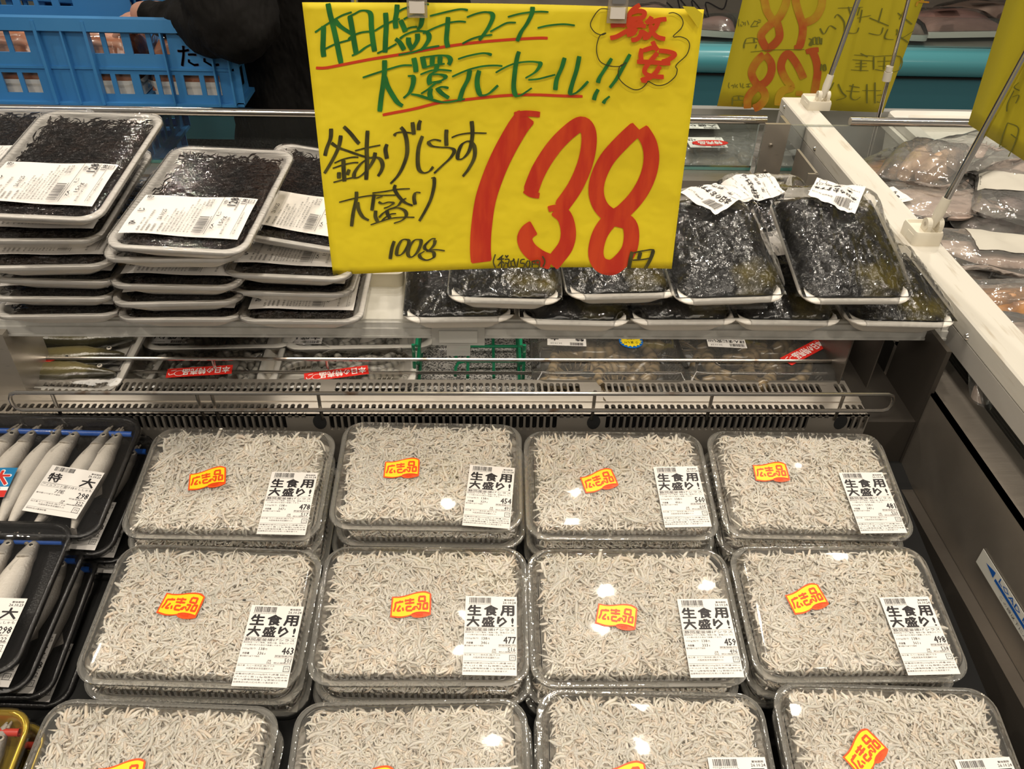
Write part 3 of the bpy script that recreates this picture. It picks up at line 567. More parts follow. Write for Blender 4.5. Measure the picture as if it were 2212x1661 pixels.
ink('yen_lettering',SHOWB,[('B',3.6,14,BK)],bfn,bs,14); ink('small_lettering',SHOWB,[('B',1.6,None,BS[:BS.index('215,1095')])],bfn,bs,14); ink('small_lettering',SHOWB,[('B',1.6,None,BS[BS.index('215,1095'):])],bfn,bs,14); ink('product_lettering',SHOWB,[('Z',3.6,20,BZ)],bfn,bs,14)
ink('red_lettering',REDB,[('Z',4,None,"1560,10 1625,14;1575,-10 1580,15;1545,38 1555,10")],bfn,bs,30)
# right-hand sign, edge on, hung from the near stanchion
RXs=.60
q=[onX(2199,0,RXs),onX(2330,60,RXs),onX(2250,425,RXs),onX(2091,268,RXs)]
zb_=q[3].z; y0=q[3].y; zt_=q[0].z
q=[Vector((RXs,y0+.02,zt_+.04)),Vector((RXs+.03,y0-.30,zt_+.04)),Vector((RXs+.03,y0-.30,zb_)),Vector((RXs,y0,zb_))]
rs=thing('price_sign','yellow price sign hung edge on above the bagged squid, its writing showing through','sign',tuple(q[3]))
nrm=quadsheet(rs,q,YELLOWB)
def rfn(x,y,k=0):
    n=Vector(nrm); p=onP(x,y,q[3],n); d=D(x,y); return p-d.normalized()*(.0015+.00002*k)-rs.location
ink('black_lettering',SHOWB,[('Z',3.2,20,"2150,560 2110,640 2105,690;2140,600 2180,590 2160,640;2180,510 2150,540 2185,560;2110,760 2075,850 2060,910;2110,760 2175,790 2160,870 2115,970;2130,830 2170,860;2065,910 2105,905")],rfn,rs,2)
# ------------------------------------------------------------------ sign stanchions clamped on the rail
def stanchion(name,label,bp,topdir,big,rodr=.0042,length=.5):
    t=thing(name,label,'sign stand',tuple(bp)); w,d,h=big
    b=MB(); b.loft([rrect(w,d,.004,z,4) for z in (0,h*.8)]+[rrect(w-.002,d-.002,.004,h,4),rrect(w-.005,d-.005,.004,h,4),rrect(w-.009,d-.009,.003,h-.0035,4)],cap0=True,cap1=True)
    b.loft([rrect(w*1.04,d*.5,.003,z,4,0,-d*.18) for z in (.003,h*.72)],cap0=True,cap1=True); b.obj('clamp_base',CREAM,t)
    td=Vector(topdir).normalized(); b=MB(); c=Vector((w*.18,-d*.15,h+.006))
    for sx in (-.0072,.0072): b.tube([c+Vector((sx-.003,0,0)),c+Vector((sx+.003,0,0))],.0078,16); b.box((c.x+sx-.0025,c.y-.0085,h-.004),(c.x+sx+.0025,c.y+.0085,c.z))
    b.obj('hinge_ear',CREAM,t)
    b=MB(); b.tube([c-td*.004,c+td*.004,c+td*.016,c+td*.034],[.0040,.0052,.0066,.0056],14); b.obj('rod_socket',CREAM,t)
    b=MB(); b.tube([c+Vector((-.0106,0,0)),c+Vector((.0108,0,0))],.0026,12); b.obj('hinge_bolt',STEEL,t)
    b=MB(); b.tube([c+td*.03,c+td*length],rodr,12); b.obj('rod',CHROME,t)
    return t,c,td
p2=onZ(1990,520,RZ); p1=onZ(1762,232,RZ)
a=onX(2015,487,p2.x+.012); e=onX(2215,122,p2.x+.05); stanchion('sign_stanchion','cream clamp with a steel rod on the near end of the white rail',p2+Vector((0,.005,0)),e-a,(.036,.040,.018))
a=onX(1770,190,p1.x); e=onX(1838,0,p1.x+.02); stanchion('sign_stanchion','cream clamp with a steel rod at the far end of the white rail',p1+Vector((0,.005,0)),e-a,(.040,.044,.015))
pa,pb,pc=onY(1895,262,1.50),onY(1918,160,1.50),onY(1962,0,1.50)
t=thing('sign_stanchion','thin steel rod with a white collar standing beyond the misted glass','sign stand',(pa.x,1.5,-.70))
b=MB(); dd=(pc-pa).normalized(); o0=Vector((pa.x,1.5,-.70)); low=pa+dd*((-.69-pa.z)/dd.z)
b.tube([low-o0,pc+dd*.2-o0],.0035,10); b.obj('rod',CHROME,t)
b=MB(); b.tube([pb-dd*.012-o0,pb+dd*.004-o0],.0075,12); b.tube([pb+dd*.005-o0,pb+dd*.014-o0],.0062,12); b.obj('collar',CREAM,t)
b=MB(); lo_=low-o0; b.tube([(lo_.x,lo_.y,0),(lo_.x,lo_.y,.02)],[.03,.02],16); b.obj('stand_foot',CREAM,t)
# ================================================================== LABEL PRINTING (mm, origin at the lower left corner)
def put_mm(b,H,body,x,ytop,h,w=None,bold=0,right=None,xs=1):
    vs,fs,(x0,x1,y0,y1)=text_geo(body,bold)
    if not vs: return
    s=h/max(y1-y0,.01); ww=w if w else (x1-x0)*s*xs
    if right is not None: x=right-ww
    put_text(b,body,x/1000,(H-ytop-h)/1000,h/1000,w=ww/1000,bold=bold)
def line_mm(b,H,x,y,w,t=.18): rect(b,x/1000,(H-y)/1000,w/1000,t/1000)
def recycle_mark(b,H,x,y,s):
    frame(b,x/1000,(H-y-s*.9)/1000,s/1000,s*.9/1000,.45/1000); put_mm(b,H,'プラ',x+s*.22,y+s*.25,s*.4,w=s*.56,bold=.02)
SL=(46,73)
def shirasu_print():
    b=MB(); H=73
    barcode(b,.0035,(H-6.6)/1000,.0195,.0052,3); put_mm(b,H,'0220562005775',3,7.0,1.1,w=20)
    put_mm(b,H,'賞味期限',34.5,2.6,1.7,w=9.5,bold=.02); put_mm(b,H,'26.10.24',33.6,5.0,2.2,w=11.4,bold=.03)
    for i,c in enumerate('生食用'): put_mm(b,H,c,2.6+i*14.6,9,9.6,w=11.6,bold=.062)
    for i,c in enumerate('大盛り'): put_mm(b,H,c,2.2+i*13.3,19.9,9.2,w=10.6 if i<2 else 8.2,bold=.062)
    put_mm(b,H,'!',41.2,20.5,8.2,bold=.03)
    line_mm(b,H,1,30,44); frame(b,.0008,(H-33.6)/1000,.015,.0033,.00015)
    put_mm(b,H,'静岡産釜揚げシラス',1.6,30.7,2.6,w=42.6,bold=.008)
    put_mm(b,H,'原材料名 いわし稚魚、稚魚の塩、食塩(エビ カニ',.8,34.0,1.55,w=43.5); put_mm(b,H,'イカ等が混ざる漁法で漁獲してます)',2.6,36.2,1.55,w=31)
    put_mm(b,H,'100g当り',1.6,39.3,1.9,w=11.2); put_mm(b,H,'138',15.6,38.9,2.6,bold=.01); put_mm(b,H,'円',20.8,39.7,1.7)
    put_mm(b,H,'内容量',2.5,43.4,1.9,w=5.6,bold=.02); put_mm(b,H,'g',21,43.9,1.5)
    put_mm(b,H,'要冷蔵4℃以下で保存',.8,46.2,1.5,w=16.5)
    put_mm(b,H,'税抜価格(円)',30.5,45.6,1.9,w=14.6); frame(b,.0303,(H-47.8)/1000,.0150,.0024,.00012)
    put_mm(b,H,'品番',25,49.6,1.4,w=3); put_mm(b,H,'562',24.6,51.3,1.9,bold=.01); put_mm(b,H,'税込価格(円)',30.5,51.6,1.7,w=14.6)
    line_mm(b,H,.6,53.8,44.6)
    put_mm(b,H,'加工者  たこ一茨木店 (株)ヤマタ',.8,54.4,1.7,w=31); put_mm(b,H,'大阪府茨木市双葉町7-10',8.5,56.7,1.7,w=22.5); recycle_mark(b,H,39.6,54.9,5.4)
    line_mm(b,H,.6,60.8,44.6)
    for i,(t,w) in enumerate((('栄養成分表示(100g当たり)熱量 88Kca',44),('l たんぱく質 16.8g 脂質2.9g炭水化',44),('物 0.1g食塩相当量 2.1g 数値は日本食',44.4),('品標準成分表(七訂)を用いた推定値です。',38))):
        put_mm(b,H,t,.7,61.7+i*2.35,1.65,w=w)
    return b.mesh('print',INK,False)
def price_print(p,t,g):
    b=MB(); H=73
    put_mm(b,H,p,0,38.4,6.2,bold=.035,right=45.2,xs=.86); put_mm(b,H,t,0,48.2,3.4,bold=.02,right=44.8); put_mm(b,H,g,15.2,42.9,2.6,bold=.01)
    return b.mesh('price_print',INK,False)
SH_PRINT=shirasu_print()
b=MB(); b.box((0,0,-.00015),(.046,.073,0)); SH_LABEL=b.mesh('price_label',PAPER,False)
b=MB(); b.box((0,0,-.00015),(.046,.073,0)); 
# flag sticker
def sticker_meshes():
    L=lambda pts:[((x-883)/30300,-(y-1050)/27000,0) for x,y in pts]
    out=smooth_pts([(350,855),(540,850),(720,815),(900,760),(1060,715),(1230,700),(1340,730),(1410,775)],4)+[(1425,1000),(1430,1300)]+smooth_pts([(1430,1320),(1300,1370),(1120,1400),(960,1385),(900,1350),(780,1380),(600,1410),(350,1390)],4)
    inn=smooth_pts([(390,890),(560,885),(730,850),(920,790),(1080,755),(1230,745),(1365,785)],4)+smooth_pts([(1385,1255),(1200,1240),(1050,1260),(900,1315),(780,1350),(600,1370),(390,1350)],4)
    def poly(b,pts,z): 
        bm=bmesh.new(); vs=[bm.verts.new((p[0],p[1],z)) for p in L(pts)]; bm.faces.new(vs); bmesh.ops.triangulate(bm,faces=bm.faces[:]); bm.verts.index_update()
        b.add([tuple(v.co) for v in bm.verts],[tuple(v.index for v in f.verts) for f in bm.faces]); bm.free()
    a=MB(); poly(a,out,0); y=MB(); poly(y,inn,.0001)
    o=MB(); k=[0]
    fn=lambda x,yy,kk=0: ((x-883)/30300,-(yy-1050)/27000,.0002+kk*.00001)
    T="""580,960 580,1000;455,1020 580,1000 670,985;460,1020 465,1120 430,1250;600,1090 530,1220 620,1220;660,1140 690,1230;740,930 720,990;740,960 960,930;850,900 850,1060;720,1040 970,1010;770,1110 770,1220;770,1120 900,1110;770,1225 930,1215;
1090,850 1240,850 1250,970 1090,970 1090,850;1040,1050 1140,1045 1130,1170 1080,1185;1220,1030 1320,1025 1325,1165 1220,1170 1220,1030;990,1110 940,1170 940,1190 990,1180 1000,1120 1050,1120 1060,1170"""
    for j,l in enumerate(S(T)):
        # straight corners
        pts=l if len(l)<4 or j==len(S(T))-1 else [q for i in range(len(l)-1) for q in (l[i],((l[i][0]*.5+l[i+1][0]*.5),(l[i][1]*.5+l[i+1][1]*.5)))]+[l[-1]]
        stroke(o,pts,52 if j<len(S(T))-1 else 36,fn,None,j)
    for l in S("980,1320 1180,1290 1210,1270;1050,1350 1220,1320;920,1310 1050,1265 1250,1255 1390,1280"): stroke(o,l,22,fn,None,20)
    return a.mesh('sticker',mat('sticker_orange',(.80,.085,.006),.4),False),y.mesh('sticker_field',mat('sticker_yellow',(.92,.66,.01),.4),False),o.mesh('sticker_lettering',mat('sticker_red_orange',(.78,.07,.005),.4),False)
STK=sticker_meshes()
# ================================================================== WHITEBAIT PACKS
PW,PD=.190,.134; RIMZ=.0165; LIDZ=.0285; PITCH=.0272
def shirasu_mesh(seed,N=2300):
    rs=np.random.RandomState(seed); K,SD=8,5
    ang=np.arange(SD)*2*np.pi/SD
    V=np.zeros((N,K*SD,3)); col=np.zeros((N,4))
    hw,hd=.0795,.0555
    cx=rs.uniform(-hw,hw,N); cy=rs.uniform(-hd,hd,N)
    big=rs.rand(N)<.14; Ln=rs.uniform(.014,.027,N)*np.where(big,1.35,1); cur=rs.normal(0,2.2,N)*np.where(rs.rand(N)<.18,1.9,1); th=rs.uniform(0,2*np.pi,N); tilt=rs.normal(0,.15,N)
    edge=np.minimum((hw-abs(cx))/.010,(hd-abs(cy))/.010).clip(0,1)
    lump=np.array([nz(x*38+seed,y*38) for x,y in zip(cx,cy)])
    z0=.0195+edge*.0050+lump*.0012+rs.uniform(-.0034,.0012,N)
    rad=rs.uniform(.00085,.00140,N)*np.where(big,1.25,1)
    t=np.linspace(-.5,.5,K); sc=rs.rand(N)<.42; ph=rs.uniform(-1,1,N)
    X=np.zeros((K,N)); Y=np.zeros((K,N)); A=np.zeros((K,N))
    for i in range(K):
        A[i]=th+np.where(sc,abs(cur)*.55*np.sin(6.0*t[i]+ph),cur*t[i])
        if i: X[i]=X[i-1]+np.cos(A[i-1])*Ln/(K-1); Y[i]=Y[i-1]+np.sin(A[i-1])*Ln/(K-1)
    X-=X.mean(0); Y-=Y.mean(0)
    for i in range(K):
        a=A[i]; x=X[i]; y=Y[i]
        z=z0+np.sin(tilt)*Ln*t[i]+.0012*np.sin(t[i]*6+th)
        prof=[.62,1.15,1.12,1.02,.92,.76,.52,.18][i]
        nx,ny=-np.sin(a),np.cos(a)
        for j in range(SD):
            r=rad*prof
            V[:,i*SD+j,0]=cx+x+nx*np.cos(ang[j])*r; V[:,i*SD+j,1]=cy+y+ny*np.cos(ang[j])*r; V[:,i*SD+j,2]=np.minimum(z+np.sin(ang[j])*r*.85,LIDZ-.0007)
    V[:,:,0]=V[:,:,0].clip(-.0885,.0885); V[:,:,1]=V[:,:,1].clip(-.0615,.0615)
    f=[]
    for i in range(K-1):
        for j in range(SD): f.append((i*SD+j,i*SD+(j+1)%SD,(i+1)*SD+(j+1)%SD,(i+1)*SD+j))
    f=np.array(f); F=(f[None]+np.arange(N)[:,None,None]*K*SD).reshape(-1,4)
    me=bpy.data.meshes.new('shirasu'); vv=V.reshape(-1,3)
    # bed below
    nu,nv=28,20; bed=[]
    for j in range(nv+1):
        for i in range(nu+1):
            x=(i/nu-.5)*.168; y=(j/nv-.5)*.117; e=min(1,min(i,nu-i,j,nv-j)/2.0); bed.append((x,y,.004+e*.0158+nz(x*60,y*60,seed)*.0012))
    bf=[(j*(nu+1)+i,j*(nu+1)+i+1,(j+1)*(nu+1)+i+1,(j+1)*(nu+1)+i) for j in range(nv) for i in range(nu)]
    n0=len(vv); allv=np.vstack([vv,np.array(bed)]); allf=np.vstack([F,np.array(bf)+n0])
    me.vertices.add(len(allv)); me.vertices.foreach_set('co',allv.ravel()); me.loops.add(allf.size); me.loops.foreach_set('vertex_index',allf.ravel().astype(np.int32))
    me.polygons.add(len(allf)); me.polygons.foreach_set('loop_start',np.arange(0,allf.size,4,dtype=np.int32)); me.polygons.foreach_set('loop_total',np.full(len(allf),4,np.int32))
    me.polygons.foreach_set('use_smooth',[True]*len(allf)); me.update(); me.validate()
    base=np.array((.97,.89,.78)); v=rs.uniform(.84,1.06,N)[:,None]; tint=rs.rand(N)
    c=base*v; c=np.where((tint<.16)[:,None],c*np.array((1.0,.93,.88)),c); c=np.where((tint>.80)[:,None],c*np.array((.93,.95,.95)),c)
    # greyish eyes and bellies: darker head ring
    cc=np.repeat(c,K*SD,axis=0).reshape(N,K,SD,3); dk=rs.uniform(.45,1,N)[:,None,None]; cc[:,0]*=np.minimum(1,dk+.25); cc[:,1]*=.97
    cc=np.vstack([cc.reshape(-1,3),np.tile(base*.85,(len(bed),1))]); a=me.attributes.new('tone','FLOAT_COLOR','POINT')
    a.data.foreach_set('color',np.hstack([cc,np.ones((len(cc),1))]).ravel()); me.materials.append(SHIRASU); return me
SHM=[shirasu_mesh(s) for s in (11,23,37)]
def pack_tray():
    b=MB(); L=lambda w,d,r,z: rrect(w,d,r,z,7)
    b.loft([L(PW-.0095,PD-.0095,.020,RIMZ-.0004),L(PW-.001,PD-.001,.021,RIMZ-.0001),L(PW,PD,.021,RIMZ-.0016)],mi=1)
    b.loft([L(PW-.028,PD-.028,.014,.0006),L(PW-.022,PD-.022,.017,.002),L(PW-.011,PD-.011,.020,RIMZ-.002),L(PW-.009,PD-.009,.020,RIMZ)],cap0=True)
    return b.mesh('tray',[CLEARP,CLEARF],50)
def ribbed(w,d,r,z,n,amp):
    out=[]; base=rrect(w,d,r,z,n)
    return base
def pack_lid():
    b=MB(); L=lambda w,d,r,z: rrect(w,d,r,z,7)
    b.loft([L(PW+.0012,PD+.0012,.0215,RIMZ-.001),L(PW+.001,PD+.001,.0215,RIMZ+.0014),L(PW-.004,PD-.004,.020,RIMZ+.0020),L(PW-.008,PD-.008,.019,RIMZ+.0012),L(PW-.0095,PD-.0095,.0185,RIMZ+.0022)],mi=1)
    b.loft([L(PW-.0095,PD-.0095,.0185,RIMZ+.0022),L(PW-.0125,PD-.0125,.0165,LIDZ-.0022),L(PW-.0145,PD-.0145,.0155,LIDZ-.0006),L(PW-.018,PD-.018,.014,LIDZ)],cap1=True)
    return b.mesh('lid',[CLEARP,CLEARF],50)
def pack_ribs():
    """the fluting pressed into the slope of the lid and the wall of the tray"""
    b=MB()
    lo=rrect(PW-.0098,PD-.0098,.018,RIMZ+.0032,1); hi=rrect(PW-.0122,PD-.0122,.0165,LIDZ-.0028,1)
    lo2=rrect(PW-.020,PD-.020,.018,.004,1); hi2=rrect(PW-.0115,PD-.0115,.0195,RIMZ-.003,1)
    for (a,c,off) in ((lo,hi,.0006),(lo2,hi2,.0006)):
        n=len(a)
        for k in range(n):
            p0,p1=Vector(a[k]),Vector(a[(k+1)%n]); q0,q1=Vector(c[k]),Vector(c[(k+1)%n]); ln=(p1-p0).length
            if ln<.03: continue
            m=int(ln/.0052); nrm=Vector((p1.y-p0.y,-(p1.x-p0.x),0)).normalized()
            for i in range(m):
                t0,t1=(i+.15)/m,(i+.62)/m; tm=(t0+t1)/2
                A=[p0.lerp(p1,t) for t in (t0,tm,t1)]; B=[q0.lerp(q1,t) for t in (t0,tm,t1)]
                A[1]+=nrm*off; B[1]+=nrm*off
                for s_ in (0,2): A[s_]+=nrm*.0001; B[s_]+=nrm*.0001
                b.add(A+B,[(0,1,4,3),(1,2,5,4)])
    return b.mesh('rib_band',CLEARR,60)
TRAYM,LIDM,RIBM=pack_tray(),pack_lid(),pack_ribs()
def shirasu_pack(label,M,var,price=None,lab=None,stk=None,full=True):
    t=thing('whitebait_pack',label,'food pack',M=M,group='whitebait packs in the open well')
    link('tray',TRAYM,t); link('lid',LIDM,t)
    rb=link('rib_band',RIBM,t); rb['kind']='stuff'
    s=link('shirasu',SHM[var%3],t,rot=(0,0,math.pi*((var//3)%2))); s['kind']='stuff'
    Mi=M.inverted()
    if lab:
        (x,y),an=lab; o=link('price_label',SH_LABEL,t,(x,y,LIDZ+.0007),(0,0,an)); link('print',SH_PRINT,o,(0,0,.0001))
        if price: link('price_print',price_print(*price),o,(0,0,.0001))
    if stk:
        (x,y),an=stk; o=link('sale_sticker',STK[0],t,(x,y,LIDZ+.0006),(0,0,an)); link('sticker_field',STK[1],o); link('sticker_lettering',STK[2],o)
    return t
def fitpack(cs,lift=0):
    p0=P0+NW*lift
    if len(cs)==4:
        P=[onP(x,y,p0,NW) for x,y in cs]; m=sum(P,Vector())/4; ex=P[1]-P[0]+P[2]-P[3]
    else:
        P=[onP(x,y,p0,NW) for x,y in cs]; ex=P[1]-P[0]; ey=NW.cross(ex.normalized()); m=(P[0]+P[1])/2-ey*PD/2
    ex.normalize(); ey=NW.cross(ex); M=Matrix.Identity(4)
    for i in range(3): M[i][0]=ex[i]; M[i][1]=ey[i]; M[i][2]=NW[i]
    o=m-NW*RIMZ
    for i in range(3): M[i][3]=o[i]
    return M
def lab_on(M,q):
    p0=M@Vector((0,0,LIDZ+.0007)); P=[M.inverted()@onP(x,y,p0,NW) for x,y in q]
    ex=P[1]-P[0]
    if len(P)==4: 
        ex=(P[1]-P[0]).normalized(); ey=(P[0]-P[3]+P[1]-P[2]).normalized(); an=(math.atan2(ex.y,ex.x)+math.atan2(ey.y,ey.x)-math.pi/2)/2; m=sum(P,Vector())/4
        c=Vector((math.cos(an),math.sin(an),0)); d=Vector((-c.y,c.x,0)); o=m-c*.023-d*.0365
    else:
        an=math.atan2(ex.y,ex.x); c=Vector((math.cos(an),math.sin(an),0)); d=Vector((-c.y,c.x,0)); m=(P[0]+P[1])/2; o=m-c*.023-d*.073
    return (o.x,o.y),an
def stk_on(M,c,deg):
    p0=M@Vector((0,0,LIDZ+.0006)); P=M.inverted()@onP(c[0],c[1],p0,NW); return (P.x,P.y),R_(deg)
PK=[ # corners, label quad, sticker, price, descriptive label
 ('r1c1',[(335,930),(725,940),(700,1165),(250,1160)],[(587,1028),(688,1028),(660,1147),(553,1144)],((448,1032),10),('478','517','347'),'topmost clear whitebait pack of the back row, next to the smelt trays'),
 ('r1c2',[(748,905),(1125,912),(1118,1160),(715,1155)],[(1019,1004),(1108,1011),(1101,1143),(999,1133)],((868,1010),0),('454','491','329'),'topmost clear whitebait pack of the back row, second from the smelt trays'),
 ('r1c3',[(1133,935),(1510,945),(1553,1160),(1140,1165)],[(1411,1016),(1507,1016),(1538,1130),(1435,1128)],((1293,1037),13),('560','605','406'),'topmost clear whitebait pack of the back row, third from the smelt trays'),
 ('r1c4',[(1520,935),(1900,945),(1985,1165),(1563,1160)],[(1811,1027),(1906,1030),(1962,1144),(1858,1141)],((1665,1018),-2),('481','520','349'),'topmost clear whitebait pack of the back row, next to the steel wall'),
 ('r2c1',[(265,1175),(710,1195),(648,1490),(140,1478)],[(542,1314),(659,1316),(623,1477),(496,1475)],((392,1304),-10),('463','501','336'),'topmost clear whitebait pack of the middle row, next to the smelt trays'),
 ('r2c2',[(715,1185),(1140,1190),(1130,1478),(660,1480)],[(1007,1294),(1117,1295),(1116,1453),(997,1450)],((888,1305),0),('477','516','346'),'topmost clear whitebait pack of the middle row, second from the smelt trays'),
 ('r2c3',[(1148,1190),(1550,1195),(1625,1475),(1150,1485)],[(1463,1300),(1570,1301),(1608,1459),(1492,1452)],((1332,1328),-14),('459','496','333'),'topmost clear whitebait pack of the middle row, third from the smelt trays'),
 ('r2c4',[(1565,1180),(1990,1185),(2105,1470),(1635,1480)],[(1894,1294),(2010,1294),(2076,1452),(1961,1452)],((1741,1292),13),('498','538','361'),'topmost clear whitebait pack of the middle row, next to the steel wall'),
 ('r3c1',[(105,1510),(620,1530)],None,((258,1678),6),None,'topmost clear whitebait pack of the front row, next to the gold tray'),
 ('r3c2',[(640,1520),(1140,1510)],None,((800,1692),0),None,'topmost clear whitebait pack of the front row, second from the gold tray'),
 ('r3c3',[(1150,1490),(1650,1500)],[(1524,1636),(1656,1635)],((1350,1682),4),('471','508','341'),'topmost clear whitebait pack of the front row, third from the gold tray'),
 ('r3c4',[(1660,1475),(2140,1490)],[(2053,1642),(2188,1634)],((1866,1624),36),('486','524','352'),'topmost clear whitebait pack of the front row, next to the steel wall'),
]
where={'r1c1':'478','r1c2':'454','r1c3':'560','r1c4':'481','r2c1':'463','r2c2':'477','r2c3':'459','r2c4':'498'}
dl=((.020,.004),.0)
for i,(k,cs,lq,st,pr,lb) in enumerate(PK):
    M=fitpack(cs); shirasu_pack(lb,M,i,pr,lab_on(M,lq) if lq else (((.034,-.064+.0),0.0)),stk_on(M,*st) if st else None)
    rnd=random.Random(i*5+1)
    for n in ((1,2) if i<8 else (1,)):
        dx,dy,da=rnd.uniform(-.004,.006),rnd.uniform(-.006,-.001),rnd.uniform(-.02,.02)
        M2=M@Matrix.Translation((dx,dy if i<8 else dy*.4,-n*PITCH))@Matrix.Rotation(da,4,'Z')
        nm=where.get(k)
        l2=lb.replace('topmost clear',('second','third')[n-1]+' from top, clear')
        shirasu_pack(l2,M2,i+n+1,('475','513','344') if n==1 else None,((.034+dx,-.055),rnd.uniform(-.02,.02)) if n==1 else (((.036,-.052),0.0)),None)
# ================================================================== SMELT TRAYS (black, left)
def fish_body(L,W_,H_,back,belly,nseg=30,ns=14,head=.2,tailw=.9,bend=0,tail=True):
    """one fish along +x from nose(0) to tail(L), lying on its side; returns MB and vertex tones"""
    b=MB(); tones=[]; prof=[(0,.12),(.03,.27),(.08,.43),(.13,.58),(.175,.72),(.19,.66),(.22,.74),(.30,.95),(.42,1.0),(.55,.92),(.68,.72),(.78,.50),(.86,.32),(.91,.22)]
    xs=np.linspace(0,.91,nseg); pw=np.interp(xs,[p[0] for p in prof],[p[1] for p in prof])
    loops=[]
    for x,p in zip(xs,pw):
        yy=bend*(x-.3)**2; lp=[]
        for j in range(ns):
            a=2*math.pi*j/ns; lp.append((x*L,math.cos(a)*W_/2*p+yy,H_*.5+math.sin(a)*H_/2*min(1,p*1.1+.1)))
            s=math.cos(a); f=min(1,max(0,s*.5+.5)); f=min(1,max(0,s*1.1-.05)); c=[back[i]*f+belly[i]*(1-f) for i in range(3)]
            if x<.185: c=[v*(.50 if x<.16 else .34) for v in c]
            tones.append(c)
        loops.append(lp)
    b.loft(loops,cap0=True,cap1=True)
    if tail:
        y0=bend*.61**2; z=H_*.5; n=len(b.v)
        pts=[(.90*L,y0+W_*.10,z),(1.0*L,y0+W_*.42*tailw+bend*.1,z+.0005),(.965*L,y0,z),(1.0*L,y0-W_*.42*tailw+bend*.1,z+.0005),(.90*L,y0-W_*.10,z)]
        b.add([(p[0],p[1],p[2]+.0004) for p in pts]+[(p[0],p[1],p[2]-.0006) for p in pts],[(0,1,2),(0,2,4),(2,3,4),(7,6,5),(9,7,5),(9,8,7),(0,5,6,1),(1,6,7,2),(2,7,8,3),(3,8,9,4)])
        tones+=[[v*.6 for v in back]]*10
        b.add([(.52*L,y0*.3+W_*.42,z),(.60*L,y0*.4+W_*.62,z+.001),(.64*L,y0*.4+W_*.36,z)],[(0,1,2)]); tones+=[[v*.6 for v in back]]*3
        b.add([(.19*L,-W_*.05,H_*.93),(.29*L,-W_*.14,H_*1.0),(.27*L,-W_*.25,H_*.94)],[(0,1,2)]); tones+=[[v*.75 for v in belly]]*3
    return b,tones
def toned(b,tones,name,m):
    me=b.mesh(name,m,60); a=me.attributes.new('tone','FLOAT_COLOR','POINT'); a.data.foreach_set('color',np.array([[*t,1] for t in tones]).ravel()); return me
def eye_mesh(r):
    b=MB(); b.loft([[(math.cos(a)*r*k,math.sin(a)*r*k,z) for a in np.linspace(0,6.283,13)[:-1]] for k,z in ((1.0,0),(.95,r*.25),(.62,r*.38))],cap1=True)
    b.loft([[(math.cos(a)*r*k,math.sin(a)*r*k,z) for a in np.linspace(0,6.283,13)[:-1]] for k,z in ((.6,r*.39),(.4,r*.52))],mi=1,cap1=True)
    return b.mesh('eye',[EYER,EYE],60)
SMELTM=[]
for k in range(3):
    b,t=fish_body(.150,.0265,.0135,(.17,.15,.13),(.92,.85,.75),bend=(.02,-.015,.03)[k]*1.0); 
    SMELTM.append(toned(b,t,'smelt',SMELT))
EYEM=eye_mesh(.0030)
b=MB(); b.tube([(-.0035,-.0022,.0062),(.003,-.0036,.0066),(.011,-.0050,.0072)],[.0008,.0016,.0022],8); b.tube([(-.0030,.0016,.0080),(.004,.0018,.0088)],[.0009,.0018],8)
gl=[(.0262,-.0070,.0085),(.0274,-.0035,.0122),(.0268,.001,.0128),(.0252,.005,.0112)]; b.tube(gl,[.0005,.0009,.0009,.0005],6); JAWM=b.mesh('jaw',mat('fish_head_grey',(.23,.20,.165),.35,nscale=300,ncol=(.42,.37,.30),coat=.4),60)
b=MB(); b.box((0,0,-.0001),(.056,.056,0)); SM_LABEL=b.mesh('price_label',PAPER,False)
def smelt_print():
    b=MB(); H=56
    barcode(b,.005,(H-6.3)/1000,.021,.005,9); put_mm(b,H,'賞味期限',44,2.8,1.8,w=10.5,bold=.02); put_mm(b,H,'26.10.23',42.5,5.4,2.4,w=12.4,bold=.03)
    put_mm(b,H,'特',4,9,10.5,w=13,bold=.045); put_mm(b,H,'大',39,9.5,10.5,w=14,bold=.045)
    line_mm(b,H,1.5,21,54); put_mm(b,H,'アイルランド産子持ちししゃも',2.5,21.8,3.0,w=52); frame(b,.0015,(H-25.3)/1000,.027,.0040,.0002)
    put_mm(b,H,'7尾',19,27,4.6,w=10); put_mm(b,H,'298',0,27,6.6,right=54.5,bold=.03,xs=.9); put_mm(b,H,'税抜価格(円)',37,34.4,1.8,w=17)
    put_mm(b,H,'要冷蔵10℃以下で保存',1.8,32.5,1.7,w=25); put_mm(b,H,'322',0,36.9,4.0,right=54,bold=.02); put_mm(b,H,'品番',31,38.2,1.6,w=4); put_mm(b,H,'508',30.5,40.1,1.8)
    line_mm(b,H,1.5,42,54); put_mm(b,H,'税込価格(円)',38,41,1.6,w=16); put_mm(b,H,'加工者 たこ一茨木店 (株)ヤマタ',1.8,42.8,1.9,w=36); put_mm(b,H,'大阪府茨木市双葉町7-10',11,45.2,1.9,w=27); recycle_mark(b,H,47,44,6.6)
    line_mm(b,H,1.5,50,54); put_mm(b,H,'原材料名は裏面記載',1.8,51,1.8,w=21)
    return b.mesh('print',INK,False)
SM_PRINT=smelt_print()
TW,TD,TH=.200,.150,.022
BT=foam_tray(TW,TD,TH,.020,.010,.005,.0025,'tray',BLKTRAY); GT=foam_tray(TW,TD,TH,.020,.010,.005,.0025,'tray',GOLD)
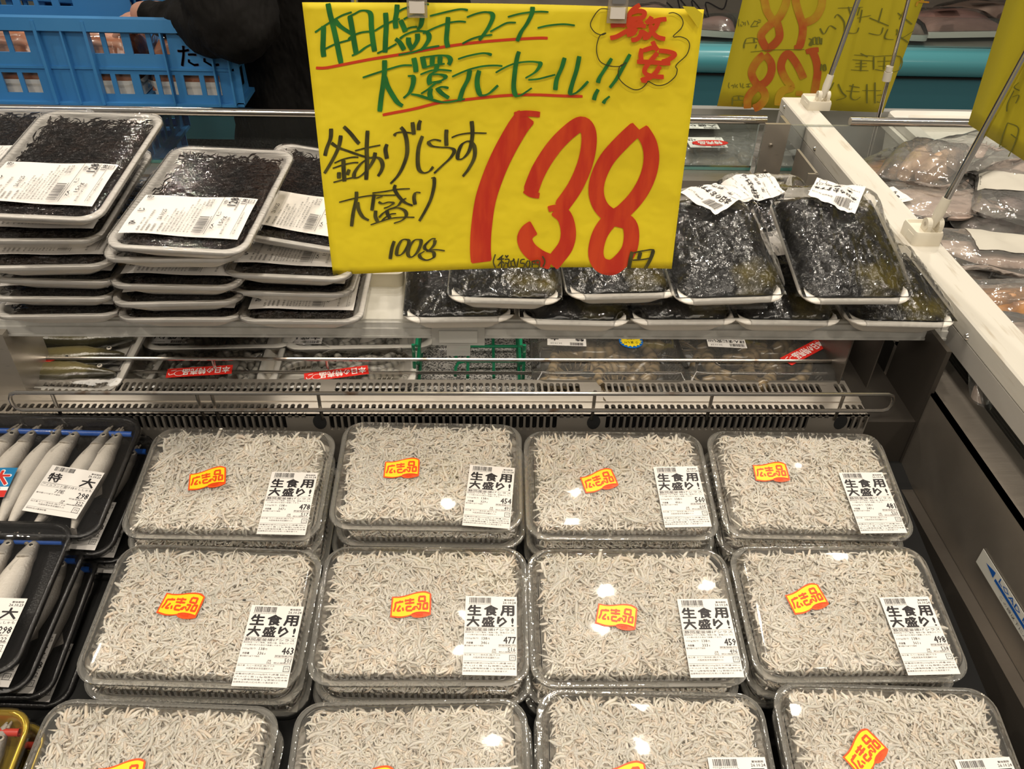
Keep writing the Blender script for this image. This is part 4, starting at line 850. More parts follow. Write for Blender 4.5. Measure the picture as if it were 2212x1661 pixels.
def flatfilm(w,d,r,z,m,name='film',sag=.002):
    b=MB(); L=lambda w_,d_,r_,z_: rrect(w_,d_,r_,z_,6)
    b.loft([L(w+.0012,d+.0012,r,z-.006),L(w+.0012,d+.0012,r,z+.0008),L(w-.006,d-.006,r,z+.0016),L(w*.7,d*.7,r,z+.0022-sag*0)],cap1=True); return b.mesh(name,m,60)
BF=flatfilm(TW,TD,.020,TH,WRAP)
def straw_mesh(l,r=.0032):
    b=MB(); a=np.linspace(0,6.283,13)[:-1]
    for rad in (r,): b.tube([(-l/2,0,0),(l/2,0,0)],rad,12,cap=False)
    b.tube([(-l/2,0,0),(l/2,0,0)],r*.72,12,cap=False)
    return b.mesh('straw',BLUE,60)
STRAW=straw_mesh(.178); 
def smelt_tray(label,M,xs,lean,strawc=BLUE,trm=BT,lab=None,seed=0,blue=None,group='trays of skewered smelt',blen=None):
    t=thing('smelt_tray',label,'food tray',M=M,group=group); link('tray',trm,t); link('film',BF,t)
    st=link('straw',STRAW if strawc is BLUE else straw_red(),t,(0,TD/2-.0155,.0128))
    rnd=random.Random(seed)
    for i,x in enumerate(xs):
        an=-math.pi/2+R_(lean[i] if isinstance(lean,(list,tuple)) else lean+rnd.uniform(-4,4))
        f=link('smelt',SMELTM[(i+seed)%3],t,(x,TD/2-.0095,.0062+.001*(i%2)),(R_(rnd.uniform(-10,10)),0,an)); f.scale=(.90+.06*rnd.random(),rnd.uniform(.92,1.1),1)
        link('eye',EYEM,f,(.0130,.0012,.0100),(0,R_(-14),0)); link('jaw',JAWM,f)
    if lab: (x,y),an=lab; o=link('price_label',SM_LABEL,t,(x,y,TH+.0028),(0,0,an)); link('print',SM_PRINT,o,(0,0,.0001))
    if blue:
        (x,y),an=blue; b=MB(); b.box((0,0,-.0001),(.046,.036,0)); o=b.obj('blue_label',mat('blue_label',(.01,.19,.42),.4),t,False,(x,y,TH+.003)); o.rotation_euler=(0,0,an)
        b=MB(); put_mm(b,36,'特大',4,4,17,w=38,bold=.05); rect(b,.0,.0,.046,.008); put_mm(b,36,'北海シシャモ',3,24,4,w=36,bold=.02); b.obj('red_lettering',mat('label_red',(.60,.03,.02),.4),o,False,(0,0,.0003))
        b=MB(); put_mm(b,36,'特大',3.4,3.4,18.2,w=39.2,bold=.09); rect(b,.0,.0,.046,.0125); b.obj('white_lettering',mat('label_white',(.85,.85,.83),.4),o,False,(0,0,.0002))
    return t
_sr=[]
def straw_red():
    if not _sr: m=STRAW.copy(); m.materials.clear(); m.materials.append(REDSTRAW); _sr.append(m)
    return _sr[0]
def traymat(BR,dirpx=None,lift=0,an=0,rim=TH):
    """back right corner pixel -> frame of the tray standing in the well"""
    p0=P0+NW*(lift); p=onP(*BR,p0,NW); ex=Vector((1,0,0)); ey=NW.cross(ex); M=Matrix.Identity(4)
    Rm=Matrix.Rotation(an,4,NW); ex=(Rm@ex); ey=(Rm@ey)
    o=p-ex*(TW/2)-ey*(TD/2)-NW*rim
    for i in range(3): M[i][0]=ex[i]; M[i][1]=ey[i]; M[i][2]=NW[i]; M[i][3]=o[i]
    return M
def px_local(M,x,y,z):
    p0=M@Vector((0,0,z)); q=M.inverted()@onP(x,y,p0,NW); return q.x,q.y
def quadlab(M,q,z,w,h):
    P=[Vector((*px_local(M,x,y,z),0)) for x,y in q]; ex=(P[1]-P[0]+P[2]-P[3]).normalized(); ey=(P[0]-P[3]+P[1]-P[2]).normalized()
    an=(math.atan2(ex.y,ex.x)+math.atan2(ey.y,ey.x)-math.pi/2)/2; m=sum(P,Vector())/4; c=Vector((math.cos(an),math.sin(an),0)); d=Vector((-c.y,c.x,0)); o=m-c*w/2-d*h/2; return (o.x,o.y),an
MA=traymat((312,903),an=R_(-2.0))
hx=[px_local(MA,x,y,.013)[0] for x,y in ((-5,912),(48,908),(92,908),(140,908),(178,912),(250,908),(268,912))]
la=quadlab(MA,[(118,1014),(219,1024),(162,1112),(53,1098)],TH+.0028,.056,.056)
bl=px_local(MA,-92,1078,TH)
smelt_tray('black tray of seven smelt, furthest back, under a white price label',MA,hx,[-14,-15,-13,-10,-14,-12,-7],lab=la,seed=2,blue=(bl,R_(2)))
MBt=traymat((166,1130),an=R_(-1.5))
hx=[px_local(MBt,x,y,.013)[0] for x,y in ((-210,1130),(-160,1130),(-110,1130),(-60,1130),(-5,1135),(48,1130),(92,1128))]
p=px_local(MBt,61,1294,TH); 
smelt_tray('black tray of smelt with pale bellies up, in front of the furthest one',MBt,hx,[-12,-12,-10,-12,-8,-10,-4],lab=((p[0]-.056,p[1]-.056),R_(-1)),seed=5)
for j,(MM,nm) in enumerate(((MA,'furthest smelt tray'),(MBt,'pale bellied smelt tray'))):
    for n in (1,2,3):
        off=((.004,-.004),(.010,-.003),(.017,.002))[n-1] if j else ((.008,-.002),(.013,.001),(.010,0))[n-1]
        M2=MM@Matrix.Translation((off[0],off[1],-n*.0245))@Matrix.Rotation(R_((-1.5,1,-1)[n-1]),4,'Z')
        smelt_tray(f'{("second","third","bottom")[n-1]} black tray in the stack under the {nm}',M2,[-.07,-.045,-.02,.005,.03,.055,.078],-9,lab=((.030,-.070),R_(-1)),seed=n+3*j)
MG=traymat((78,1532),an=R_(-1.5))
smelt_tray('gold rimmed tray of small silver fish on a red straw',MG,[.03,.055,.078],-9,strawc=RED if False else REDSTRAW,trm=GT,seed=8,group='gold trays')
M2=MG@Matrix.Translation((.004,-.002,-.0245)); smelt_tray('gold rimmed tray under the one with the red straw',M2,[.03,.055,.078],-9,strawc=REDSTRAW,trm=GT,seed=9,group='gold trays')
# ================================================================== HIJIKI TRAYS ON THE SHELF
HW,HD,HH=.128,.185,.0235
HT=foam_tray(HW,HD,HH,.018,.023,.0065,.003)
def strands(seed,N,hw,hd,z0,m,name,lmin,lmax,r0,r1,cur,tone=None,bedz=None,zj=.003,tl=.2):
    rs=np.random.RandomState(seed); b=MB()
    for i in range(N):
        x,y=rs.uniform(-hw,hw),rs.uniform(-hd,hd); L=rs.uniform(lmin,lmax); th=rs.uniform(0,6.28); c=rs.normal(0,cur); pts=[]; a=th; px_,py_=x,y; z=z0+rs.uniform(-zj,zj*.6); ti=rs.normal(0,tl)
        for k in range(5):
            pts.append((max(-hw*1.06,min(hw*1.06,px_)),max(-hd*1.06,min(hd*1.06,py_)),z)); px_+=math.cos(a)*L/4; py_+=math.sin(a)*L/4; a+=c/4; z+=math.sin(ti)*L/4
        r=rs.uniform(r0,r1); b.tube(pts,[r*.5,r,r,r*.9,r*.3],3,cap=False)
    if bedz is not None:
        b.grid(lambda u,v:((u-.5)*2*hw*1.02,(v-.5)*2*hd*1.02,bedz+nz(u*14,v*18,seed)*.0022-(0 if .06<u<.94 and .05<v<.95 else .006)),30,38)
    return b.mesh(name,m,True)
HJ=[strands(s,1500,HW/2-.014,HD/2-.015,HH-.0022,HIJIKI,'hijiki',.008,.024,.0005,.0011,1.3,bedz=HH-.0045,zj=.0018,tl=.06) for s in (3,4)]
HF=flatfilm(HW,HD,.018,HH,WRAPS)
b=MB()
n=10
def hlab(u,v): return (u*.108,v*.066,.0012*math.sin(u*9)*.5+.0009*math.sin(u*5+v*4))
b.grid(hlab,14,4); H_LABEL=b.mesh('price_label',PAPER,True)
def hijiki_print():
    b=MB(); H=108      # natural label 66 wide x 108 tall, turned a quarter below
    put_mm(b,H,'ひ',12,5,6,bold=.03); put_mm(b,H,'じ',34,5,6,bold=.03); put_mm(b,H,'き',56,5,6,bold=.03)
    for i,(t,w) in enumerate((('名称  ひじき',21),('原材料名/芽ひじき 長崎県産',34),('消費期限',11))): put_mm(b,H,t,3,15+i*4.2,2.2,w=w)
    put_mm(b,H,'賞味期限',3,28,2.4,w=12); put_mm(b,H,'26.10.25',22,27.5,4,bold=.02,w=17)
    put_mm(b,H,'内容量  150g',3,34,2.4,w=26)
    for i,(t,w) in enumerate((('保存方法 10℃以下で保存',38),('製造者 (株)山忠 三重県',34),('山口県下関市彦島江の浦町3-10',40),('TEL:(0863)-67-8520',33),('栄養成分表示(100gあたり)熱量',46),('エネルギー 76kcal たんぱく質 2.2g 脂質',56),('炭水化物 2.1g 食塩相当量 0.2g',47),('ゆでた後の数値 食品成分表より推定',52))): put_mm(b,H,t,3,38.5+i*3.2,2,w=w)
    barcode(b,.004,(H-74)/1000,.026,.009,5); put_mm(b,H,'0224230101284',4,74.5,1.6,w=27)
    put_mm(b,H,'賞味期限',47,64,2.2,w=12); put_mm(b,H,'26.10.25',47,67,2.6,w=13,bold=.02)
    line_mm(b,H,1.5,77.5,63,.4)
    put_mm(b,H,'ひ   じ   き',10,79,3.6,w=50); put_mm(b,H,'150g',17,85,5,w=15,bold=.01); put_mm(b,H,'128',0,83.5,8,right=64,bold=.035); put_mm(b,H,'税抜価格(円)',43,92,2,w=21); put_mm(b,H,'要冷蔵10℃以下で保存',3,91,2.2,w=28)
    put_mm(b,H,'138',0,95,5,right=63,bold=.02); line_mm(b,H,3,101,60,.3); put_mm(b,H,'加工者 たこ一茨木店 (株)ヤマタ',4,102,2.2,w=36); recycle_mark(b,H,56,101.5,6)
    me=b.mesh('print',INK,False); R=Matrix.Rotation(R_(90),4,'Z'); me.transform(Matrix.Translation((.108,0,.0022))@R)   # +x of the print runs up the label
    return me
HP=hijiki_print()
def hijiki_tray(label,M,k,bare=False):
    t=thing('hijiki_tray',label,'food tray',M=M,group='white trays of hijiki on the shelf'); link('tray',HT,t); s=link('hijiki',HJ[k%2],t,rot=(0,0,math.pi*(k//2%2))); s['kind']='stuff'
    link('film',HF,t); o=link('price_label',H_LABEL,t,(-.054,-HD/2+.016,HH+.0040)); link('print',HP,o)
    return t
def shelftray(fx,fy,zr,yaw=0,pitch=0,roll=0,h=HH,d=HD):
    p=onZ(fx,fy,zr); R=Euler((R_(pitch),R_(roll),R_(yaw)),'XYZ').to_matrix().to_4x4(); return Matrix.Translation(p)@R@Matrix.Translation((0,d/2,-h))
def hz(k): return ZS+HH+.0005+k*.0245
S1=[(118,683,0,2,0),(104,645,1,0,1),(108,607,2,-2,1.5),(85,577,3,3,2),(62,520,4,1,4),(56,470,5.3,-4,9)]
S2=[(384,690,0,1,0),(377,655,1,3,0),(371,619,2,-1,0),(366,560,3.6,1,3),(372,540,4.6,-5,6)]
S3=[(645,694,0,0,0),(624,634,1.1,-2,0),(614,598,2.2,-4,1.5),(618,524,3.35,-7,6)]
words=('bottom','second lowest','third lowest','third highest','second highest','topmost')
for nm,St in (('beside the left bracket',S1),('in the middle pile',S2),('next to the sign stand',S3)):
    n=len(St)
    for i,(fx,fy,k,yw,pt) in enumerate(St):
        w='topmost' if i==n-1 else ('bottom','second lowest','third lowest','fourth lowest','fifth lowest')[i]
        hijiki_tray(f'{w} white foam tray of black hijiki, pile {nm}',shelftray(fx,fy,hz(k),yw,pt,6 if (n==4 and i==3) else 0),i+n)
hijiki_tray('white foam tray of hijiki behind the pile beside the left bracket',shelftray(-60,400,hz(4.2),0,4),2)
hijiki_tray('white foam hijiki tray under the one behind the left pile',shelftray(-60,432,hz(2.8),0,3),1)
# ================================================================== WAKAME PACKS
WW,WD,WH=.118,.160,.022
WT=foam_tray(WW,WD,WH,.020,.017,.007,.003)
def heap(seed,over,m,name,hh,fx=.985,fy=.93,nu=44,nv=56,wr=0):
    b=MB(); rs=random.Random(seed); ph=[rs.uniform(0,6) for _ in range(6)]
    def f(u,v):
        x=(u-.5)*2; y=(v-.5)*2; e=max(0,1-abs(x)**3.2)*max(0,1-abs(y)**3.6); e=e**.42
        skew=.76+.26*y+.12*x*math.sin(ph[3])
        z=.006+e*hh*skew*(1+.16*nz(x*2.1+ph[0],y*2.4+ph[1]))
        if not over: z+=e*(.0022*nz(x*9+ph[2],y*12)+.0018*nz(x*24,y*30,ph[4]))
        else: z+=e*(.0016*nz(x*5,y*6,ph[5])+wr*abs(nz(x*7+ph[2],y*3.2+x*5)))+.003
        zb=.006+(WH-.0045)*max(0,min(1,(max(abs(x)*fx,abs(y)*fy)-.70)/.22)); return (x*WW/2*fx,y*WD/2*fy,max(z,zb))
    b.grid(f,nu,nv); return b.mesh(name,m,80 if over else True)
WK=[heap(s,False,WAKAME,'wakame',h) for s,h in ((1,.049),(2,.041),(5,.046))]
def wrapmesh(seed,hh):
    """cling wrap pulled over the heap: creases and crumples are real folds"""
    b=MB(); rs=random.Random(seed); ph=[rs.uniform(0,6) for _ in range(6)]; nu,nv=84,110
    def f(u,v):
        x=(u-.5)*2.06; y=(v-.5)*2.06; ex=max(0,1-abs(x/1.03)**4.5); ey=max(0,1-abs(y/1.03)**4.5); e=(ex*ey)**.36
        skew=.76+.26*y+.12*x*math.sin(ph[3])
        z=WH-.010+e*(.012+(hh-.012)*skew*(1+.16*nz(x*2.06*.98+ph[0],y*2.4+ph[1])))
        wx,wy=x+.35*nz(x*1.7,y*1.7,seed),y+.35*nz(x*1.5+5,y*1.5,seed)
        z+=e*(.0052*abs(nz(wx*3.4+ph[2],wy*2.2+wx*2))+.0030*abs(nz(wx*7+ph[4],wy*6-wx*4))+.0011*abs(nz(wx*15,wy*13+ph[5])))
        rx,ry=abs(x),abs(y); c=max(0,rx-.68); d=max(0,ry-.78); s=1-.22*(min(c/.32,1)*min(d/.22,1))
        return (x*WW/2*s,y*WD/2*s,z)
    b.grid(f,nu,nv); return b.mesh('film',WRAPW,True)
WF=[wrapmesh(1,.047),wrapmesh(2,.039),wrapmesh(5,.044)]
from mathutils.bvhtree import BVHTree
WBV=[BVHTree.FromPolygons([v.co for v in m.vertices],[tuple(p.vertices) for p in m.polygons]) for m in WF]
def wakame_print():
    b=MB(); H=62
    put_mm(b,H,'本日のおすすめ',4,22,8,w=46,bold=.035); barcode(b,.005,(H-18)/1000,.020,.013,4); line_mm(b,H,2,33,48,.3)
    put_mm(b,H,'生  若布',10,35,4,w=30); put_mm(b,H,'賞味期限 26.10.24',28,10,2.6,w=22); put_mm(b,H,'100g当り  98円',4,42,2.6,w=24); put_mm(b,H,'198',0,41,6,right=50,bold=.03); put_mm(b,H,'213',0,49,4,right=50,bold=.02)
    put_mm(b,H,'加工者 たこ一茨木店 (株)ヤマタ',3,55,2.2,w=36); frame(b,.040,.0015,.008,.006,.0004)
    return b
WPB=wakame_print()
def wakame_pack(label,M,k,lab=None):
    t=thing('wakame_pack',label,'food pack',M=M,group='wrapped wakame packs on the shelf'); link('tray',WT,t); s=link('wakame',WK[k%3],t); s['kind']='stuff'; link('film',WF[k%3],t)
    if lab:
        cx,cy,an=lab; ca_,sa_=math.cos(R_(an)),math.sin(R_(an)); bv=WBV[k%3]
        def on(x,y,dz):
            x-=.026; y-=.031; X=cx+x*ca_-y*sa_; Y=cy+x*sa_+y*ca_
            h=bv.ray_cast(Vector((max(-WW/2+.001,min(WW/2-.001,X)),max(-WD/2+.001,min(WD/2-.001,Y)),.2)),Vector((0,0,-1)))
            z=h[0].z if h[0] is not None else .02
            return (X,Y,z+dz)
        b=MB(); b.grid(lambda u,v:on(u*.052,v*.062,.0012),14,14); o=b.obj('price_label',PAPER,t)
        b=MB(); b.add([on(v[0],v[1],.0017+(v[2]*.5)) for v in WPB.v],WPB.f); b.obj('print',INK,o,False)
    return t
wz=ZS+WH+.0005
low=[(992,690),(1243,697),(1482,696),(1706,697),(1955,700)]
lw=['wrapped wakame pack on the shelf nearest the sign stand','bottom wakame pack second from the sign stand','bottom wakame pack in the middle of the shelf row','bottom wakame pack second from the white rail','bottom wakame pack on the shelf touching the white rail']
for i,(x,y) in enumerate(low): wakame_pack(lw[i],shelftray(x,y,wz,(2,-2,1,-1,-2)[i],0,0,WH,WD),i,(-.01,.03,100) if i==3 else None)
up=[(1090,650,.030,-2,4,0),(1350,640,.034,3,5,0),(1583,650,.034,4,12,0),(1858,652,.036,1,15,0)]
uw=['wakame pack resting on top, half hidden by the yellow sign, sign stand end','upper wakame pack hanging below the middle of the yellow sign','upper heaped wakame pack beside the right edge of the yellow sign','upper heaped wakame pack with olive patch next to the white rail']
for i,(x,y,dz,yw,pt,rl) in enumerate(up): wakame_pack(uw[i],shelftray(x,y,wz+dz,yw,pt,rl,WH,WD),(1,1,0,2)[i],(.010,.053,122) if i==2 else ((.004,.056,150) if i==3 else None))
wakame_pack('wakame pack behind the two heaped ones, its label showing between them',shelftray(1700,560,wz+.012,0,6,0,WH,WD),2,(-.020,.028,100))
# ================================================================== PRAWN DECK
def prawn_mesh(name,L,r,c1,c2,seed,headc=None):
    """curled prawn: overlapping shell rings along an arc, fan tail"""
    b=MB(); tones=[]; rs=random.Random(seed); K=8; arc=R_(105 if seed%2 else 140); R=L/arc
    def P(t): a=arc*t; return Vector((R*math.sin(a),R*(1-math.cos(a)),0)),a
    loops=[]; NR=K*4
    for k in range(NR+1):
        t=k/NR*.92; ph=k%4; c,a=P(t); w=r*(1.08-.68*t**1.4)*(.45+.55*min(1,t*8+.12))*(1.02,1.0,.99,1.005)[ph]; tn=Vector((math.cos(a),math.sin(a),0)); nr=Vector((-tn.y,tn.x,0)); lp=[]
        for q in range(10):
            th=2*math.pi*q/10; lp.append(c+nr*math.cos(th)*w*.95+Vector((0,0,1))*(math.sin(th)*w*1.05)+Vector((0,0,r)))
            f=.5-.5*math.cos(th); st=(.30,.75,1.0,.85)[ph]
            tones.append([(c1[i]*f+c2[i]*(1-f))*st for i in range(3)])
        loops.append(lp)
    b.loft(loops,cap0=True,cap1=True)
    c,a=P(.92); tn=Vector((math.cos(a),math.sin(a),0)); nr=Vector((-tn.y,tn.x,0))
    for s in (-1,-.35,.35,1):
        e=c+tn*r*2.6+nr*s*r*1.1; n=len(b.v); z=Vector((0,0,r))
        b.add([c+nr*s*r*.2+z,e+nr*r*.35+z*.8,e+tn*r*.5+z*.7,e-nr*r*.35+z*.8],[(0,1,2,3)]); tones+=[[v*.5 for v in c1]]*4
    for s in range(5):   # legs
        c,a=P(.12+.1*s); tn=Vector((math.cos(a),math.sin(a),0)); nr=Vector((-tn.y,tn.x,0)); b.tube([c+nr*r*.7+Vector((0,0,r*.7)),c+nr*r*1.7+tn*r*.4+Vector((0,0,r*.35))],[r*.13,r*.05],4); tones+=[[v*.8 for v in c2]]*8
    for s in (-.25,.05,.25):  # feelers
        c=Vector((0,0,r)); b.tube([c,c+Vector((-r*1.6,s*r*4,r*.4)),c+Vector((-r*3.4,s*r*11+r,r*.1))],[r*.06,r*.05,r*.03],3); tones+=[[v*.7 for v in c1]]*9
    mx=sum(v[0] for v in b.v)/len(b.v); my=sum(v[1] for v in b.v)/len(b.v); b.v=[(v[0]-mx,v[1]-my,v[2]) for v in b.v]
    return toned(b,tones,name,PRAWN)
PRAWN=mat('prawn_shell',(.3,.25,.15),.28,attr='tone',coat=.7,croug=.12,bump=.1,bscale=300)
GRP=[prawn_mesh('shrimp',.092,.0072,(.42,.40,.35),(.62,.58,.50),s) for s in (1,2)]
TGP=[prawn_mesh('prawn',.112,.0108,(.25,.175,.085),(.44,.33,.20),s) for s in (1,2)]
PTW,PTD,PTH=.188,.125,.024
PT=foam_tray(PTW,PTD,PTH,.022,.013,.008,.003); PF=flatfilm(PTW,PTD,.022,PTH,WRAP)
b=MB(); b.box((0,0,-.0001),(.048,.036,0)); P_LABEL=b.mesh('price_label',PAPER,False)
def oval(w,h,n=28): return [(w/2*math.cos(a),h/2*math.sin(a),0) for a in np.linspace(0,6.2832,n+1)[:-1]]
def mini_print(big,price,H=36,W_=48):
    b=MB(); barcode(b,.003,(H-6)/1000,.018,.005,6); put_mm(b,H,'賞味期限 26.10.23',W_-20,2,2,w=18)
    put_mm(b,H,big,3,8,8,w=W_-8,bold=.04); line_mm(b,H,1,17.5,W_-2,.25); put_mm(b,H,'バナメイえび 養殖',4,18.5,2.8,w=W_-10); put_mm(b,H,price,0,23,5.5,right=W_-2,bold=.03); put_mm(b,H,'内容量 1パック',3,24,2.2,w=20); put_mm(b,H,'754',0,29.5,3.5,right=W_-2,bold=.02); frame(b,.003,.0015,.006,.005,.0004)
    return b.mesh('print',INK,False)
MP=mini_print('大盛り!','698')
REDST=mat('sticker_red',(.72,.03,.02),.35); WHITEI=mat('white_print',(.85,.82,.78),.5)
def red_strip(parent,x,y,z,an,text='本日の特売品',w=.075,h=.016):
    b=MB(); b.box((-w/2,-h/2,-.0001),(w/2,h/2,0)); o=b.obj('red_sticker',REDST,parent,False,(x,y,z)); o.rotation_euler=(0,0,an)
    c=MB(); put_text(c,text,-w*.46+w*.0,-h*.34,h*.68,w=w*.72,bold=.03,z=.0002); 
    stroke(c,[(w*.30+.006*math.cos(a),.0012+.0045*math.sin(a)) for a in np.linspace(0,6.3,14)],.0007,lambda x_,y_,k:(x_,y_,.0002)); stroke(c,[(w*.36,-h*.3),(w*.44,-h*.22)],.001,lambda x_,y_,k:(x_,y_,.0002)); stroke(c,[(w*.38,h*.1),(w*.45,h*.22),(w*.47,0)],.001,lambda x_,y_,k:(x_,y_,.0002))
    c.obj('white_lettering',WHITEI,o,False)
def shrimp_tray(label,M,seed,kind='g',lab=True,strip=None,group='foam trays of grey shrimp'):
    t=thing('shrimp_tray',label,'food tray',M=M,group=group); link('tray',PT,t); link('film',PF,t); rs=random.Random(seed)
    for i in range(13):
        x,y=(i%4-1.5)*.034+rs.uniform(-.006,.006),(i//4-1.5)*.023+rs.uniform(-.004,.004)
        o=link('shrimp',GRP[i%2],t,(x,y,.0055+.003*(i%2)),(rs.uniform(-.25,.25),rs.uniform(-.25,.25),rs.choice((0,3.14))+rs.uniform(-.7,.7))); o.scale=(.85,.85,.85)
    if lab: o=link('price_label',P_LABEL,t,(-.026,.052,PTH+.0025),(0,0,R_(180))); link('print',MP,o,(0,0,.0002))
    if strip: red_strip(t,strip[0],strip[1],PTH+.0027,R_(strip[2]))
    return t
def decktray(fx,fy,zr,yaw=0,pitch=0,h=PTH,d=PTD): return shelftray(fx,fy,zr,yaw,pitch,0,h,d)
dz=ZD+PTH+.0008
dd_=[('grey shrimp tray with red sticker, left of the bare shrimp tray',(416,838),0,(.002,-.036,186)),('grey shrimp tray with red sticker beside the green wire rack',(722,838),1,(-.0,-.040,192))]
for lb,(x,y),s,st in dd_: shrimp_tray(lb.replace('left of the bare shrimp tray','nearest the whole fish tray'),decktray(x,y,dz,0,4),s+3,strip=st)
shrimp_tray('grey shrimp tray behind the one nearest the whole fish',decktray(468,752,dz+.008,2,4),7,lab=False)
shrimp_tray('grey shrimp tray behind the one beside the green rack',decktray(775,752,dz+.008,2,4),9,lab=False)
# tray of whole sweetfish, tilted, on the far left
def ayu_tray(label,M,fish=True):
    t=thing('fish_tray',label,'food tray',M=M,group='foam trays of whole fish'); link('tray',PT,t); link('film',PF,t)
    if fish:
        for i,(y,an) in enumerate(((.038,4),(.006,8),(-.026,2))):
            b,tn=fish_body(.165,.036,.026,(.03,.028,.010),(.17,.14,.06)); o=link('sweetfish',toned(b,tn,'sweetfish',AYU),t,(.078,y,.004),(0,0,R_(180+an))); link('eye',EYEM,o,(.016,-.004,.0225))
        b=MB(); b.loft([oval(.050,.021)],cap1=True); o=b.obj('red_sticker',REDST,t,False,(-.005,-.012,PTH+.004)); o.rotation_euler=(0,0,R_(200)); c=MB(); put_text(c,'特売',-.014,-.006,.0115,w=.028,bold=.04,z=.0002); c.obj('white_lettering',WHITEI,o,False)
    return t
M=decktray(70,842,dz+.010,-3,7); ayu_tray('foam tray of dark whole fish with red oval sticker at the left bracket',M)
ayu_tray('empty looking foam tray under the whole fish tray',decktray(140,834,dz-.001,-4,0),False)
# clear boxes of tiger prawns
def clear_box(): 
    b=MB(); L=lambda w,d,r,z: rrect(w,d,r,z,5)
    b.loft([L(.160,.120,.012,.0006),L(.170,.128,.014,.002),L(.186,.142,.016,.030),L(.190,.146,.017,.0305),L(.190,.146,.017,.032),L(.180,.136,.015,.034),L(.172,.128,.014,.040),L(.168,.124,.013,.041)],cap0=True,cap1=True); return b.mesh('clear_box',CLEARP,50)
CB=clear_box()
def ribs_box():
    b=MB()
    for sx in (-1,1):
        for i in range(22):
            y=-.056+i*.0053; b.add([(sx*.0795,y,.004),(sx*.0932,y*1.14,.029),(sx*.0932,y*1.14+.003,.029),(sx*.0795,y+.0026,.004)],[(0,1,2,3)])
    return b.mesh('rib_band',CLEARR,False)
RBX=ribs_box()
def prawn_box(label,M,seed,n=12):
    t=thing('prawn_box',label,'food pack',M=M,group='clear boxes of tiger prawns'); link('clear_box',CB,t); rb=link('rib_band',RBX,t); rb['kind']='stuff'; rs=random.Random(seed)
    for i in range(n):
        x,y=(i%3-1)*.041+rs.uniform(-.004,.004),(i//3-1.5)*.027+rs.uniform(-.003,.003)
        o=link('prawn',TGP[i%2],t,(x,y,.006+.005*(i%2)),(rs.uniform(-.25,.25),rs.uniform(-.15,.15),rs.choice((0,3.14))+rs.uniform(-.6,.6))); o.scale=(.9,.9,.95)
    return t
Mx=decktray(1325,832,ZD+.034,0,0,.032,.146)
t1=prawn_box('clear box of fat tiger prawns with round blue sticker',Mx,4)
def deck_on(M,x,y,z): p0=M@Vector((0,0,z)); q=M.inverted()@onP(x,y,p0,Vector((0,0,1))); return q
p=deck_on(Mx,1225,726,.0418); o=link('price_label',P_LABEL,t1,(p.x+.024,p.y+.014,.0418),(0,0,R_(177))); b=MB(); H=36; barcode(b,.004,(H-7)/1000,.016,.006,8); put_mm(b,H,'特',3,10,9,w=10,bold=.045); put_mm(b,H,'大',34,10,9,w=10,bold=.045); put_mm(b,H,'26.10.23',30,3,2.6,w=14,bold=.02); put_mm(b,H,'ブラックタイガー海老',4,22,3,w=40); put_mm(b,H,'880',0,27,6,right=46,bold=.03); b.obj('print',INK,o,False,(0,0,.0002))
p=deck_on(Mx,1363,737,.042)
b=MB(); b.loft([oval(.030,.030)],cap1=True); o=b.obj('blue_sticker',mat('sticker_blue',(.01,.14,.52),.35),t1,False,(p.x,p.y,.042)); o.rotation_euler=(0,0,R_(180))
b=MB(); nst=16; pts=[]
for i in range(nst*2): a=i*math.pi/nst; r_=.0142 if i%2==0 else .0108; pts.append((r_*math.cos(a)*1.0,r_*math.sin(a)*.92,.0002))
b.add(pts+[(0,0,.0002)],[(i,(i+1)%(2*nst),2*nst) for i in range(2*nst)]); b.obj('yellow_burst',mat('burst_yellow',(.90,.68,.02),.4),o,False)
b=MB(); put_text(b,'うまい!',-.0085,.0005,.0052,w=.017,bold=.02,z=.0004); put_text(b,'これは',-.005,-.006,.0038,w=.010,bold=.01,z=.0004); b.obj('black_lettering',INK,o,False)
My=decktray(1660,832,ZD+.034,0,0,.032,.146)
t2=prawn_box('clear box of slender prawns with slanted red sticker by the steel plate',My,9,14)
p=deck_on(My,1568,738,.0418); o=link('price_label',P_LABEL,t2,(p.x+.026,p.y+.022,.0418),(0,0,R_(176))); b=MB(); barcode(b,.003,(36-8)/1000,.018,.006,2); put_mm(b,36,'ほんまに安い!!',2,9.5,6.5,w=44,bold=.04); put_mm(b,36,'フライ天ぷら用',3,17.5,6.5,w=41,bold=.04); put_mm(b,36,'26.10.23',30,3,2.6,w=14,bold=.02); b.obj('print',INK,o,False,(0,0,.0002))
p=deck_on(My,1738,760,.042); red_strip(t2,p.x,p.y,.042,R_(215),w=.072,h=.018)
